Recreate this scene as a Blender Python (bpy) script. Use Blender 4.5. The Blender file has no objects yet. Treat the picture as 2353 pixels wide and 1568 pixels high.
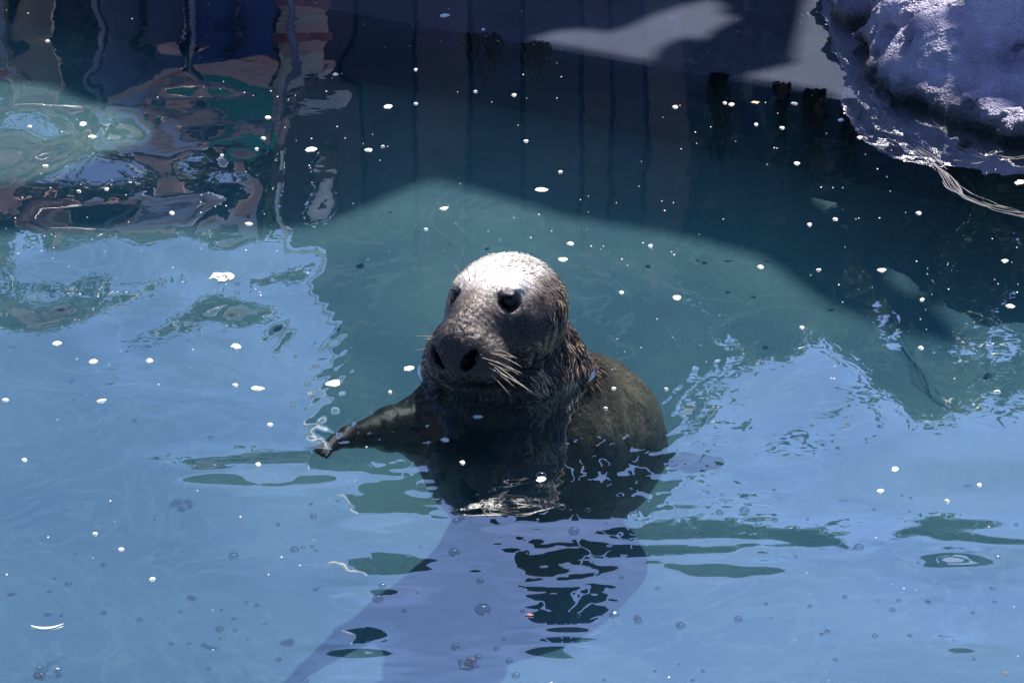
import bpy, bmesh, math, random
import numpy as np
from mathutils import Vector, Matrix
from mathutils.geometry import delaunay_2d_cdt

random.seed(7)
rng = np.random.default_rng(11)
S = bpy.context.scene
COL = S.collection
R = math.radians

# ------------------------------------------------------------------ camera
ELEV, DIST, HALF = 25.0, 9.0, 1.3
cam_d = bpy.data.cameras.new('camera')
cam = bpy.data.objects.new('camera', cam_d); COL.objects.link(cam); S.camera = cam
CAM = Vector((0, -DIST * math.cos(R(ELEV)), DIST * math.sin(R(ELEV))))
cam.location = CAM
cam.rotation_euler = (R(90 - ELEV), 0, 0)
cam_d.sensor_width = 36
cam_d.lens = 36 * DIST / (2 * HALF)
cam_d.clip_end = 2000
# ------------------------------------------------------------------ world, sun
SUN_EL, SUN_AZ = 60.0, 20.0        # the sun stands behind the seal, a little to the right
W = bpy.data.worlds.new('World'); S.world = W; W.use_nodes = True
nt = W.node_tree; nt.nodes.clear()
sky = nt.nodes.new('ShaderNodeTexSky'); sky.sky_type = 'NISHITA'; sky.sun_disc = False
sky.sun_elevation = R(SUN_EL); sky.sun_rotation = R(SUN_AZ)
sky.air_density = 1.0; sky.dust_density = 1.0; sky.ozone_density = 3.0
tint = nt.nodes.new('ShaderNodeMix'); tint.data_type = 'RGBA'; tint.blend_type = 'MULTIPLY'
tint.inputs['Factor'].default_value = 1
tint.inputs['B'].default_value = (1.00, 1.13, 1.50, 1)      # the photograph's violet white balance
bg = nt.nodes.new('ShaderNodeBackground'); bg.inputs['Strength'].default_value = 0.056
wo = nt.nodes.new('ShaderNodeOutputWorld')
tcw = nt.nodes.new('ShaderNodeTexCoord'); nzw = nt.nodes.new('ShaderNodeTexNoise'); nzw.inputs['Scale'].default_value = 3.2; nzw.inputs['Detail'].default_value = 3
mpw = nt.nodes.new('ShaderNodeMapping'); mpw.inputs['Scale'].default_value = (1, 1, 3); nt.links.new(tcw.outputs['Generated'], mpw.inputs[0]); nt.links.new(mpw.outputs[0], nzw.inputs['Vector'])
rmw = nt.nodes.new('ShaderNodeMapRange'); rmw.inputs['From Min'].default_value = .3; rmw.inputs['From Max'].default_value = .7; rmw.inputs['To Min'].default_value = .62; rmw.inputs['To Max'].default_value = 1.32
nt.links.new(nzw.outputs['Fac'], rmw.inputs['Value'])                 # made-up thin cloud, added to vary the mirrored sky
cl = nt.nodes.new('ShaderNodeVectorMath'); cl.operation = 'SCALE'; nt.links.new(sky.outputs[0], cl.inputs[0]); nt.links.new(rmw.outputs[0], cl.inputs['Scale'])
nt.links.new(cl.outputs[0], tint.inputs['A']); nt.links.new(tint.outputs['Result'], bg.inputs[0])
nt.links.new(bg.outputs[0], wo.inputs[0])
sl = bpy.data.lights.new('sun', 'SUN'); sl.energy = 5.0; sl.angle = R(0.5); sl.color = (1.0, 0.95, 0.88)
so = bpy.data.objects.new('sun', sl); COL.objects.link(so)
TO_SUN = Vector((math.sin(R(SUN_AZ)) * math.cos(R(SUN_EL)), math.cos(R(SUN_AZ)) * math.cos(R(SUN_EL)), math.sin(R(SUN_EL))))
so.rotation_euler = TO_SUN.to_track_quat('Z', 'Y').to_euler(); so.location = (3, 8, 14)
vs = S.view_settings; S.display_settings.display_device = 'sRGB'
vs.view_transform = 'Standard'; vs.look = 'None'; vs.exposure = 0.9; vs.gamma = 1; vs.use_curve_mapping = False
cy = S.cycles; cy.use_denoising = True; cy.max_bounces = 8; cy.transparent_max_bounces = 24
cy.volume_bounces = 2; cy.caustics_reflective = False; cy.caustics_refractive = False
cy.sample_clamp_indirect = 6

# ------------------------------------------------------------------ helpers
def P(px, py, z=0.0):
    """point of the plane at height z seen at (px, py) of a 2352 x 1568 picture"""
    u = (px - 1176) / 1176 * HALF / DIST; v = (784 - py) / 1176 * HALF / DIST
    f = Vector((0, math.cos(R(ELEV)), -math.sin(R(ELEV)))); up = Vector((0, math.sin(R(ELEV)), math.cos(R(ELEV))))
    d = f + Vector((u, 0, 0)) + up * v
    return CAM + d * ((z - CAM.z) / d.z)

def floor_z(y):
    t = min(1, max(0, (y + .1) / 2.2)); return -.56 + .22 * t
def PF(px, py):
    z = -.5
    for _ in range(30): z = .5 * z + .5 * floor_z(P(px, py, z).y)
    return P(px, py, z)

def mesh_obj(name, V, F, mat=None, parent=None, smooth=True):
    me = bpy.data.meshes.new(name)
    V = np.asarray(V, dtype=np.float32); 
    if isinstance(F, np.ndarray):
        n, k = F.shape
        me.vertices.add(len(V)); me.vertices.foreach_set('co', V.ravel())
        me.loops.add(n * k); me.loops.foreach_set('vertex_index', F.astype(np.int32).ravel())
        me.polygons.add(n); me.polygons.foreach_set('loop_start', np.arange(0, n * k, k, dtype=np.int32))
        me.update(calc_edges=True)
    else:
        me.from_pydata([tuple(map(float, v)) for v in V], [], F); me.update()
    if smooth: me.polygons.foreach_set('use_smooth', [True] * len(me.polygons))
    o = bpy.data.objects.new(name, me); COL.objects.link(o)
    if mat: me.materials.append(mat)
    if parent: o.parent = parent
    return o

def tag(o, label=None, cat=None, group=None, kind=None):
    if label: o['label'] = label
    if cat: o['category'] = cat
    if group: o['group'] = group
    if kind: o['kind'] = kind
    return o

def empty(name, loc=(0, 0, 0)):
    o = bpy.data.objects.new(name, None); COL.objects.link(o); o.location = loc; o.empty_display_size = .1
    return o

def to_parent(o, p):
    """parent a mesh whose coordinates are in world space to an Empty that is not at the origin"""
    o.parent = p; o.matrix_parent_inverse = Matrix.Translation(-p.location) if p.type == 'EMPTY' else Matrix.Identity(4)

def hsh(i, j, k, seed):
    n = (i.astype(np.uint32) * np.uint32(374761393) + j.astype(np.uint32) * np.uint32(668265263)
         + k.astype(np.uint32) * np.uint32(2246822519) + np.uint32(seed * 3266489917 % 4294967296))
    n = (n ^ (n >> np.uint32(13))) * np.uint32(1274126177)
    n = n ^ (n >> np.uint32(16))
    return n.astype(np.float32) / np.float32(4294967295.0) * 2 - 1

def vnoise(X, Y, Z, seed=0):
    """smooth value noise, range about -1..1"""
    X = np.asarray(X, np.float32) + 1000; Y = np.asarray(Y, np.float32) + 1000; Z = np.asarray(Z, np.float32) + 1000
    i, j, k = np.floor(X), np.floor(Y), np.floor(Z)
    x, y, z = X - i, Y - j, Z - k
    x = x * x * x * (x * (x * 6 - 15) + 10); y = y * y * y * (y * (y * 6 - 15) + 10); z = z * z * z * (z * (z * 6 - 15) + 10)
    i, j, k = i.astype(np.int64), j.astype(np.int64), k.astype(np.int64)
    def h(a, b, c): return hsh(i + a, j + b, k + c, seed)
    c00 = h(0,0,0) * (1-x) + h(1,0,0) * x; c10 = h(0,1,0) * (1-x) + h(1,1,0) * x
    c01 = h(0,0,1) * (1-x) + h(1,0,1) * x; c11 = h(0,1,1) * (1-x) + h(1,1,1) * x
    return (c00 * (1-y) + c10 * y) * (1-z) + (c01 * (1-y) + c11 * y) * z

def fbm(X, Y, Z, seed=0, octv=3):
    s = 0; a = 1
    for o in range(octv):
        s = s + a * vnoise(X * 2**o, Y * 2**o, Z * 2**o, seed + 17 * o); a *= .5
    return s

def box(name, lo, hi, mat, parent=None, bevel=0.0):
    bm = bmesh.new()
    bmesh.ops.create_cube(bm, size=1)
    for v in bm.verts:
        v.co = Vector([(lo[i] + hi[i]) / 2 + v.co[i] * (hi[i] - lo[i]) for i in range(3)])
    if bevel: bmesh.ops.bevel(bm, geom=bm.edges[:], offset=bevel, segments=1, affect='EDGES')
    me = bpy.data.meshes.new(name); bm.to_mesh(me); bm.free()
    o = bpy.data.objects.new(name, me); COL.objects.link(o); me.materials.append(mat)
    if parent: to_parent(o, parent)
    return o

def tube_data(pts, rad, n=6):
    pts = [Vector(p) for p in pts]; V = []; F = []
    for i, p in enumerate(pts):
        t = (pts[min(i + 1, len(pts) - 1)] - pts[max(i - 1, 0)]).normalized()
        a = t.cross(Vector((0.3, 0.2, 1)).normalized()).normalized(); b = t.cross(a)
        r = rad[i] if isinstance(rad, (list, tuple)) else rad
        for k in range(n):
            q = 2 * math.pi * k / n; V.append(p + a * (r * math.cos(q)) + b * (r * math.sin(q)))
    for i in range(len(pts) - 1):
        for k in range(n):
            F.append((i*n+k, i*n+(k+1) % n, (i+1)*n+(k+1) % n, (i+1)*n+k))
    F.append(tuple(range(n))[::-1]); F.append(tuple((len(pts)-1)*n + k for k in range(n)))
    return V, F

# ------------------------------------------------------------------ materials
def mat(name):
    m = bpy.data.materials.new(name); m.use_nodes = True
    t = m.node_tree; t.nodes.clear()
    out = t.nodes.new('ShaderNodeOutputMaterial')
    return m, t, out

def pbr(name, col, rough=.6, spec=.5, noise=None, bump=None, attr=None, metal=0, coat=0, col2=None):
    """noise=(scale, detail): mixes col and col2; bump=(scale, strength, distance)"""
    m, t, out = mat(name); N = t.nodes.new; L = t.links.new
    b = N('ShaderNodeBsdfPrincipled'); L(b.outputs[0], out.inputs[0])
    b.inputs['Base Color'].default_value = (*col, 1); b.inputs['Roughness'].default_value = rough
    b.inputs['Specular IOR Level'].default_value = spec; b.inputs['Metallic'].default_value = metal
    b.inputs['Coat Weight'].default_value = coat; b.inputs['Coat Roughness'].default_value = .15
    tc = N('ShaderNodeTexCoord')
    if attr:
        a = N('ShaderNodeAttribute'); a.attribute_name = attr; L(a.outputs['Color'], b.inputs['Base Color'])
    elif noise:
        n = N('ShaderNodeTexNoise'); n.inputs['Scale'].default_value = noise[0]; n.inputs['Detail'].default_value = noise[1]
        L(tc.outputs['Object'], n.inputs['Vector'])
        r = N('ShaderNodeValToRGB'); r.color_ramp.elements[0].position = .35; r.color_ramp.elements[1].position = .65
        r.color_ramp.elements[0].color = (*col, 1); r.color_ramp.elements[1].color = (*(col2 or [c * .6 for c in col]), 1)
        L(n.outputs['Fac'], r.inputs[0]); L(r.outputs[0], b.inputs['Base Color'])
    if bump:
        n = N('ShaderNodeTexNoise'); n.inputs['Scale'].default_value = bump[0]; n.inputs['Detail'].default_value = 4
        L(tc.outputs['Object'], n.inputs['Vector'])
        u = N('ShaderNodeBump'); u.inputs['Strength'].default_value = bump[1]; u.inputs['Distance'].default_value = bump[2]
        L(n.outputs['Fac'], u.inputs['Height']); L(u.outputs[0], b.inputs['Normal'])
    return m

def water_surface_mat():
    m, t, out = mat('water'); N = t.nodes.new; L = t.links.new
    tc = N('ShaderNodeTexCoord')
    n = N('ShaderNodeTexNoise'); n.inputs['Scale'].default_value = 22; n.inputs['Detail'].default_value = 1.5
    L(tc.outputs['Object'], n.inputs['Vector'])
    bp = N('ShaderNodeBump'); bp.inputs['Strength'].default_value = 1; bp.inputs['Distance'].default_value = 0.00012
    L(n.outputs['Fac'], bp.inputs['Height'])
    g = N('ShaderNodeBsdfGlossy'); g.inputs['Roughness'].default_value = 0.0; g.inputs['Color'].default_value = (1, 1, 1, 1)
    L(bp.outputs[0], g.inputs['Normal'])
    tr = N('ShaderNodeBsdfTransparent'); tr.inputs[0].default_value = (.97, 1, 1, 1)
    geo = N('ShaderNodeNewGeometry')
    dot = N('ShaderNodeVectorMath'); dot.operation = 'DOT_PRODUCT'
    L(geo.outputs['Incoming'], dot.inputs[0]); L(bp.outputs[0], dot.inputs[1])
    ab = N('ShaderNodeMath'); ab.operation = 'ABSOLUTE'; L(dot.outputs['Value'], ab.inputs[0])
    s1 = N('ShaderNodeMath'); s1.operation = 'SUBTRACT'; s1.inputs[0].default_value = 1; s1.use_clamp = True; L(ab.outputs[0], s1.inputs[1])
    pw = N('ShaderNodeMath'); pw.operation = 'POWER'; pw.inputs[1].default_value = 5; L(s1.outputs[0], pw.inputs[0])
    ma = N('ShaderNodeMath'); ma.operation = 'MULTIPLY_ADD'; ma.inputs[1].default_value = .95; ma.inputs[2].default_value = WATER_F0; ma.use_clamp = True
    L(pw.outputs[0], ma.inputs[0])
    mx = N('ShaderNodeMixShader'); L(ma.outputs[0], mx.inputs[0]); L(tr.outputs[0], mx.inputs[1]); L(g.outputs[0], mx.inputs[2])
    L(mx.outputs[0], out.inputs['Surface'])
    sc = N('ShaderNodeVolumeScatter'); sc.inputs['Color'].default_value = (.25, .75, 1.0, 1); sc.inputs['Density'].default_value = 0.24
    sc.inputs['Anisotropy'].default_value = 0.65
    va = N('ShaderNodeVolumeAbsorption'); va.inputs['Color'].default_value = (.08, .40, .60, 1); va.inputs['Density'].default_value = 1.35
    ad = N('ShaderNodeAddShader'); L(sc.outputs[0], ad.inputs[0]); L(va.outputs[0], ad.inputs[1])
    L(ad.outputs[0], out.inputs['Volume'])
    return m
WATER_F0 = 0.37
FLOOR_Z, LEDGE_Z, DECK = -0.62, -0.10, 1.10

# ------------------------------------------------------------------ the pool
def sstep(a, b, x): 
    t = np.clip((x - a) / (b - a), 0, 1); return t * t * (3 - 2 * t)
def blob(X, Y, px, py, rx, ry):
    """soft mask round the water point seen at px, py; radii in picture units"""
    c = P(px, py); k = HALF / 1176
    return np.exp(-(((X - c.x) / (rx * k)) ** 2 + ((Y - c.y) / (ry * k / .42)) ** 2))

NECK = (-0.02, -0.18)
def wave(X, Y):
    Z0 = np.zeros_like(X)
    tl = np.clip(blob(X, Y, 250, 330, 560, 330) * 1.2 + 1.4 * blob(X, Y, 320, 650, 520, 150), 0, 1.3)
    left_only = 1 - sstep(-.62, -.44, X)
    tl = tl * (0.12 + 0.88 * left_only)
    rt = np.clip(blob(X, Y, 2050, 850, 420, 330) + .8 * blob(X, Y, 2000, 420, 330, 260) + .8 * blob(X, Y, 1850, 1100, 420, 120), 0, 1)
    # slow swell everywhere
    h = .0016 * vnoise(X * 1.3, Y * 1.0, Z0, 3) + .00050 * vnoise(X * 3.1, Y * 2.4, Z0, 4)
    # choppy area left behind
    h += tl * (.0062 * vnoise(X * 4.2, Y * 3.0, Z0, 5) + .0020 * vnoise(X * 9, Y * 6, Z0 + .4, 6))
    h += rt * (.0075 * vnoise(X * 3.0 + 3, Y * 2.0, Z0, 7) + .0006 * vnoise(X * 9, Y * 6, Z0, 8))
    # vertical wobble that bends the upright lines of the boards
    h += .00042 * vnoise(X * 2.2, Y * 6.0, Z0, 9) * sstep(.2, .9, Y)
    # rings round the seal, broken up
    r = np.hypot(X - NECK[0], (Y - NECK[1]))
    h += .00011 * np.sin(r * 2 * math.pi / .055 + 2.5 * vnoise(X * 3, Y * 3, Z0, 12)) * np.exp(-((r - .3) / .45) ** 2) * (.6 + .6 * vnoise(X * 5, Y * 5, Z0, 10))
    # fine crinkle in the middle distance
    fine = np.clip(blob(X, Y, 650, 880, 420, 170) + blob(X, Y, 1250, 1130, 600, 130) + blob(X, Y, 1900, 1280, 500, 90), 0, 1)
    h += fine * (.00030 * vnoise(X * 14, Y * 22, Z0, 13) + .00016 * vnoise(X * 34, Y * 55, Z0, 14))
    h += sstep(.1, -.3, Y) * .00006 * vnoise(X * 26, Y * 60, Z0, 17) * (1 + .8 * vnoise(X * 2, Y * 2, Z0, 18))
    h += blob(X, Y, 1190, 1050, 130, 110) * .0012 * vnoise(X * 5, Y * 12, Z0, 19)
    # single dips and humps that show a scrap of something darker
    for px, py, rx, ry, a in DIPS:
        h += a * blob(X, Y, px, py, rx, ry) * (1 + .45 * vnoise(X * 7, Y * 20, Z0, 15))
    return h
DIPS = [(888, 1330, 95, 26, .0042), (860, 1180, 80, 24, .0034), (1290, 1455, 80, 36, .0052), (590, 1080, 190, 30, .0095),
        (1690, 1270, 180, 34, .0085), (2180, 1255, 120, 36, .0085), (1300, 1190, 150, 30, .0036), (820, 1490, 70, 26, .0042), (2190, 1480, 70, 14, .002)]

def axis(lo, hi, a, b, fine, coarse):
    return np.unique(np.concatenate([np.arange(lo, a, coarse), np.arange(a, b, fine), np.arange(b, hi, coarse), [hi]]).round(5))

POOL = (-5.0, 5.0, -6.0, 6.0)
def build_water():
    xs = axis(POOL[0], POOL[1], -1.75, 1.8, .0065, .12); ys = axis(POOL[2], POOL[3], -2.4, 3.3, .0085, .12)
    X, Y = np.meshgrid(xs, ys); H = wave(X, Y)
    nx, ny = len(xs), len(ys)
    edge = (X <= xs[0] + 1e-6) | (X >= xs[-1] - 1e-6) | (Y <= ys[0] + 1e-6) | (Y >= ys[-1] - 1e-6)
    H[edge] = 0
    # the water climbs a little where it wets the seal and the boulder, and small ripples follow the outline
    for f, (xa, xb, ya, yb), hm, hr in ((seal_f, (-.75, .75, -.95, .65), .0042, .00022), (rock_f, (.7, 2.4, 1.0, 3.2), .0035, .00010)):
        msk = (X > xa) & (X < xb) & (Y > ya) & (Y < yb)
        pts = np.stack([X[msk], Y[msk], np.zeros(msk.sum())], -1).astype(np.float32)
        d = f(pts); dd = np.clip(d, 0, None)
        w = (Y[msk] < .05) | (f is rock_f)
        H[msk] += hm * np.exp(-dd / .007) * (d < .05) + hr * np.sin(dd * 2 * math.pi / .034 + 2 * vnoise(pts[:, 0] * 6, pts[:, 1] * 6, pts[:, 2], 16)) * np.exp(-dd / .10) * (dd > .003)
    V = np.stack([X, Y, H], -1).reshape(-1, 3)
    idx = np.arange(nx * ny).reshape(ny, nx)
    top = np.stack([idx[:-1, :-1], idx[:-1, 1:], idx[1:, 1:], idx[1:, :-1]], -1).reshape(-1, 4)
    # skirt and bottom
    ring = np.concatenate([idx[0, :], idx[1:, -1], idx[-1, -2::-1], idx[-2:0:-1, 0]])
    low = V[ring].copy(); low[:, 2] = -1.4
    n0 = len(V); m = len(ring); li = np.arange(n0, n0 + m)
    side = np.stack([ring, np.roll(ring, -1), np.roll(li, -1), li], -1)[:, ::-1]
    V = np.concatenate([V, low, [[0, 0, -1.4]]]); c = len(V) - 1
    bot = np.stack([np.full(m, c), np.full(m, c), np.roll(li, -1), li], -1)
    Fl = np.concatenate([top, side])
    o = mesh_obj('water', V, Fl, None)
    bm = bmesh.new(); bm.from_mesh(o.data); bm.verts.ensure_lookup_table()
    for k in range(m): bm.faces.new((bm.verts[c], bm.verts[int(li[(k + 1) % m])], bm.verts[int(li[k])])) if False else bm.faces.new((bm.verts[c], bm.verts[int(li[k])], bm.verts[int(li[(k + 1) % m])]))
    bm.to_mesh(o.data); bm.free()
    o.data.materials.append(water_surface_mat())
    tag(o, 'murky teal pool water mirroring blue sky and dark bank', kind='structure')
    return o

def floor_mat():
    m, t, out = mat('pool_floor_silt_caustics'); N = t.nodes.new; L = t.links.new
    b = N('ShaderNodeBsdfPrincipled'); L(b.outputs[0], out.inputs[0]); b.inputs['Roughness'].default_value = .85
    tc = N('ShaderNodeTexCoord')
    n = N('ShaderNodeTexNoise'); n.inputs['Scale'].default_value = 1.5; n.inputs['Detail'].default_value = 5; L(tc.outputs['Object'], n.inputs['Vector'])
    r = N('ShaderNodeValToRGB'); r.color_ramp.elements[0].position = .35; r.color_ramp.elements[1].position = .68
    r.color_ramp.elements[0].color = (.29, .42, .42, 1); r.color_ramp.elements[1].color = (.58, .70, .54, 1); L(n.outputs['Fac'], r.inputs[0])
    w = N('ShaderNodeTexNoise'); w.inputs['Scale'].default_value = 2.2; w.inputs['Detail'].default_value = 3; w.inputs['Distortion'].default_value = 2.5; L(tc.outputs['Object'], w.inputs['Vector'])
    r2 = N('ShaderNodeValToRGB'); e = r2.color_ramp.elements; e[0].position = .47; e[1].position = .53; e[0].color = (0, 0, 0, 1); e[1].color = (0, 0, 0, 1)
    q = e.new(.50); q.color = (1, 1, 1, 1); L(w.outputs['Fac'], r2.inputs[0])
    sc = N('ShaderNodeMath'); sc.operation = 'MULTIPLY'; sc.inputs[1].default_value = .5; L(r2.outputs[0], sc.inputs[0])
    mx = N('ShaderNodeMix'); mx.data_type = 'RGBA'; L(sc.outputs[0], mx.inputs['Factor']); L(r.outputs[0], mx.inputs['A']); mx.inputs['B'].default_value = (.74, .78, .62, 1)  # pale streaks in the silt colour stand in for caustic light
    L(mx.outputs['Result'], b.inputs['Base Color'])
    return m
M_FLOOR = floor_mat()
M_LEDGE = pbr('ledge_concrete', (.26, .24, .33), .8, .3, noise=(3.5, 6), col2=(.21, .195, .28), bump=(20, .4, .006))
M_CONC = pbr('concrete', (.075, .07, .065), .8, .3, noise=(1.4, 6), col2=(.035, .035, .033), bump=(14, .5, .01))
M_GROUND = pbr('paving', (.30, .28, .26), .85, .3, noise=(.8, 6), col2=(.22, .21, .2), bump=(30, .3, .004))

def build_pool():
    # floor: an uneven painted sheet
    xs = np.linspace(-5.1, 5.1, 90); ys = np.linspace(-6.1, 6.1, 110); X, Y = np.meshgrid(xs, ys)
    Zf = -.56 + .22 * np.clip((Y + .1) / 2.2, 0, 1) + .012 * vnoise(X * 1.2, Y * 1.2, X * 0, 21)
    idx = np.arange(X.size).reshape(X.shape)
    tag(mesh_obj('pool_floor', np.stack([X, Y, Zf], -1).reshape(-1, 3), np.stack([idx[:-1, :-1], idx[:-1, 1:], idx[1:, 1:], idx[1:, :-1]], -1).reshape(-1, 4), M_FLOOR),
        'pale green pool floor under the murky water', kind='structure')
    # submerged ledge: its straight edge runs from the left back to the right front
    a = P(-400, -186, LEDGE_Z); b = P(740, 15, LEDGE_Z); c = P(1923, 225, LEDGE_Z); d = P(2600, 345, LEDGE_Z)
    n = 60; V = []; F = []
    dirv = (c - b); 
    p0 = b - dirv * 2.6; p1 = c + dirv * 1.6
    for i in range(n + 1):
        q = p0.lerp(p1, i / n); w = .008 * math.sin(i * 1.7) * random.random()
        for (dy, z) in ((0, FLOOR_Z - .1), (-.006 + w, LEDGE_Z - .03), (0.0 + w, LEDGE_Z - .006), (.03 + w, LEDGE_Z), (4.4, LEDGE_Z), (4.4, FLOOR_Z - .1)):
            V.append((q.x, q.y + dy, z))
    for i in range(n):
        for k in range(5):
            F.append((i*6+k, (i+1)*6+k, (i+1)*6+k+1, i*6+k+1))
    tag(mesh_obj('ledge', V, F, M_LEDGE, smooth=False), 'submerged flat concrete ledge behind the seal', kind='structure')
    # pool walls and the paved ground round the pool
    x0, x1, y0, y1 = POOL
    g = 300
    back = tag(box('pool_wall', (x0 - .3, y1, -1.5), (x1 + .3, y1 + .35, DECK + .01), M_CONC, bevel=.02), 'dark stained concrete back wall of the pool', kind='structure')
    V = [(-g, y1 + .35, DECK), (g, y1 + .35, DECK), (g, g, DECK), (-g, g, DECK),
         (-g, -g, .42), (g, -g, .42), (g, y0 - .3, .42), (-g, y0 - .3, .42),
         (-g, y0 - .3, .42), (x0 - .3, y0 - .3, .42), (x0 - .3, y1 + .35, .42), (-g, y1 + .35, .42),
         (x1 + .3, y0 - .3, .42), (g, y0 - .3, .42), (g, y1 + .35, .42), (x1 + .3, y1 + .35, .42),
         (-g, y1 + .35, .42), (g, y1 + .35, .42), (g, y1 + .35, DECK), (-g, y1 + .35, DECK)]
    tag(mesh_obj('ground', V, [(0,1,2,3), (4,5,6,7), (8,9,10,11), (12,13,14,15), (16,17,18,19)], M_GROUND, smooth=False), 'grey paving round the pool', kind='structure')
    for nm, lo, hi in (('pool_side', (x0 - .3, y0 - .3, -1.5), (x0, y1, .45)), ('pool_side', (x1, y0 - .3, -1.5), (x1 + .3, y1, .45)), ('pool_side', (x0, y0 - .3, -1.5), (x1, y0, .45))):
        tag(box(nm, lo, hi, M_CONC, bevel=.02), 'low concrete rim of the pool', kind='structure')

# ------------------------------------------------------------------ implicit surfaces
def smin(a, b, k):
    h = np.clip(.5 + .5 * (b - a) / k, 0, 1); return b * (1 - h) + a * h - k * h * (1 - h)
def smax(a, b, k): return -smin(-a, -b, k)
def ell(Q, c, r):
    r = np.array(r, np.float32); d = Q - np.array(c, np.float32)
    k0 = np.sqrt(((d / r) ** 2).sum(-1)) + 1e-9; k1 = np.sqrt(((d / (r * r)) ** 2).sum(-1)) + 1e-9
    return k0 * (k0 - 1) / k1
def cap(Q, a, b, ra, rb):
    a = np.array(a, np.float32); b = np.array(b, np.float32); ba = b - a
    h = np.clip(((Q - a) @ ba) / float(ba @ ba), 0, 1)
    return np.sqrt(((Q - a - h[..., None] * ba) ** 2).sum(-1)) - (ra + (rb - ra) * h)

def polygonise(f, lo, hi, step, coarse=5, relax=2):
    """naive surface nets of f = 0, evaluated only near the surface"""
    lo = np.array(lo, float); n = np.ceil((np.array(hi) - lo) / (step * coarse)).astype(int)
    cs = step * coarse
    cg = np.stack(np.meshgrid(*[lo[i] + cs * (np.arange(n[i]) + .5) for i in range(3)], indexing='ij'), -1).astype(np.float32)
    cf = f(cg.reshape(-1, 3)).reshape(n)
    near = np.abs(cf) < cs * 1.6
    N = n * coarse
    full = np.repeat(np.repeat(np.repeat(cf, coarse, 0), coarse, 1), coarse, 2).astype(np.float32)
    nm = np.repeat(np.repeat(np.repeat(near, coarse, 0), coarse, 1), coarse, 2)
    ii = np.argwhere(nm); pts = (lo + step * (ii + .5)).astype(np.float32)
    vals = np.empty(len(pts), np.float32)
    for s in range(0, len(pts), 400000): vals[s:s + 400000] = f(pts[s:s + 400000])
    full[ii[:, 0], ii[:, 1], ii[:, 2]] = vals
    sg = full < 0
    cnt = np.zeros(N - 1, np.int8)
    corners = [(a, b, c) for a in (0, 1) for b in (0, 1) for c in (0, 1)]
    for a, b, c in corners: cnt += sg[a:N[0]-1+a, b:N[1]-1+b, c:N[2]-1+c]
    act = (cnt > 0) & (cnt < 8); cells = np.argwhere(act)
    idmap = np.full(N - 1, -1, np.int64); idmap[act] = np.arange(len(cells))
    acc = np.zeros((len(cells), 3)); num = np.zeros(len(cells))
    for a, b, c in corners:
        for ax in range(3):
            if (a, b, c)[ax]: continue
            e = [a, b, c]; e2 = e.copy(); e2[ax] = 1
            v0 = full[cells[:, 0]+e[0], cells[:, 1]+e[1], cells[:, 2]+e[2]]; v1 = full[cells[:, 0]+e2[0], cells[:, 1]+e2[1], cells[:, 2]+e2[2]]
            x = (v0 < 0) != (v1 < 0); t = np.where(x, v0 / np.where(x, v0 - v1, 1), 0)
            p = np.tile(np.array(e, float), (len(cells), 1)); p[:, ax] += t
            acc[x] += p[x]; num[x] += 1
    V = lo + step * (cells + acc / num[:, None] + .5)
    F = []
    for ax in range(3):
        u, w = (ax + 1) % 3, (ax + 2) % 3
        s0 = [slice(1, -1)] * 3; s0[ax] = slice(0, -1); s1 = list(s0); s1[ax] = slice(1, None)
        d = sg[tuple(s0)] != sg[tuple(s1)]
        e = np.argwhere(d); e[:, u] += 1; e[:, w] += 1
        inside = sg[e[:, 0], e[:, 1], e[:, 2]]
        q = []
        for du, dw in ((-1, -1), (0, -1), (0, 0), (-1, 0)):
            c = e.copy(); c[:, u] += du; c[:, w] += dw; q.append(idmap[tuple(np.clip(c, 0, np.array(idmap.shape) - 1).T)])
        q = np.stack(q, -1); q[~inside] = q[~inside][:, ::-1]
        F.append(q[(q >= 0).all(1)])
    F = np.concatenate(F)
    V = V.astype(np.float32)
    for _ in range(relax):
        fv, G = grad(f, V); L2 = (G ** 2).sum(1) + 1e-6
        V = V - (G * (np.clip(fv, -step, step) / L2)[:, None]).astype(np.float32) * .9
    return V, F

def grad(f, V, e=.002):
    fv = f(V); G = np.stack([(f(V + np.eye(3, dtype=np.float32)[i] * e) - f(V - np.eye(3, dtype=np.float32)[i] * e)) / (2 * e) for i in range(3)], -1)
    return fv, G

# ------------------------------------------------------------------ the seal
HC = np.array([-0.012, -0.235, 0.212])
YAW, PITCH, ROLL = R(29), R(8), R(8)
Fv = Vector((-math.sin(YAW) * math.cos(PITCH), -math.cos(YAW) * math.cos(PITCH), -math.sin(PITCH)))
Lv = Vector((math.cos(YAW), -math.sin(YAW), 0)); Uv = Fv.cross(Lv) * -1
if Uv.z < 0: Uv = -Uv
_c, _s = math.cos(ROLL), math.sin(ROLL)
Lv, Uv = Lv * _c + Uv * _s, Uv * _c - Lv * _s
HM = np.array([Lv, Uv, Fv], np.float32)           # rows: right-hand side of the picture, up, towards the nose
def head_pt(a, b, f): return Vector(HC) + Lv * a + Uv * b + Fv * f
EYES = [(.070, .064, .092), (-.070, .064, .092)]

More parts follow.
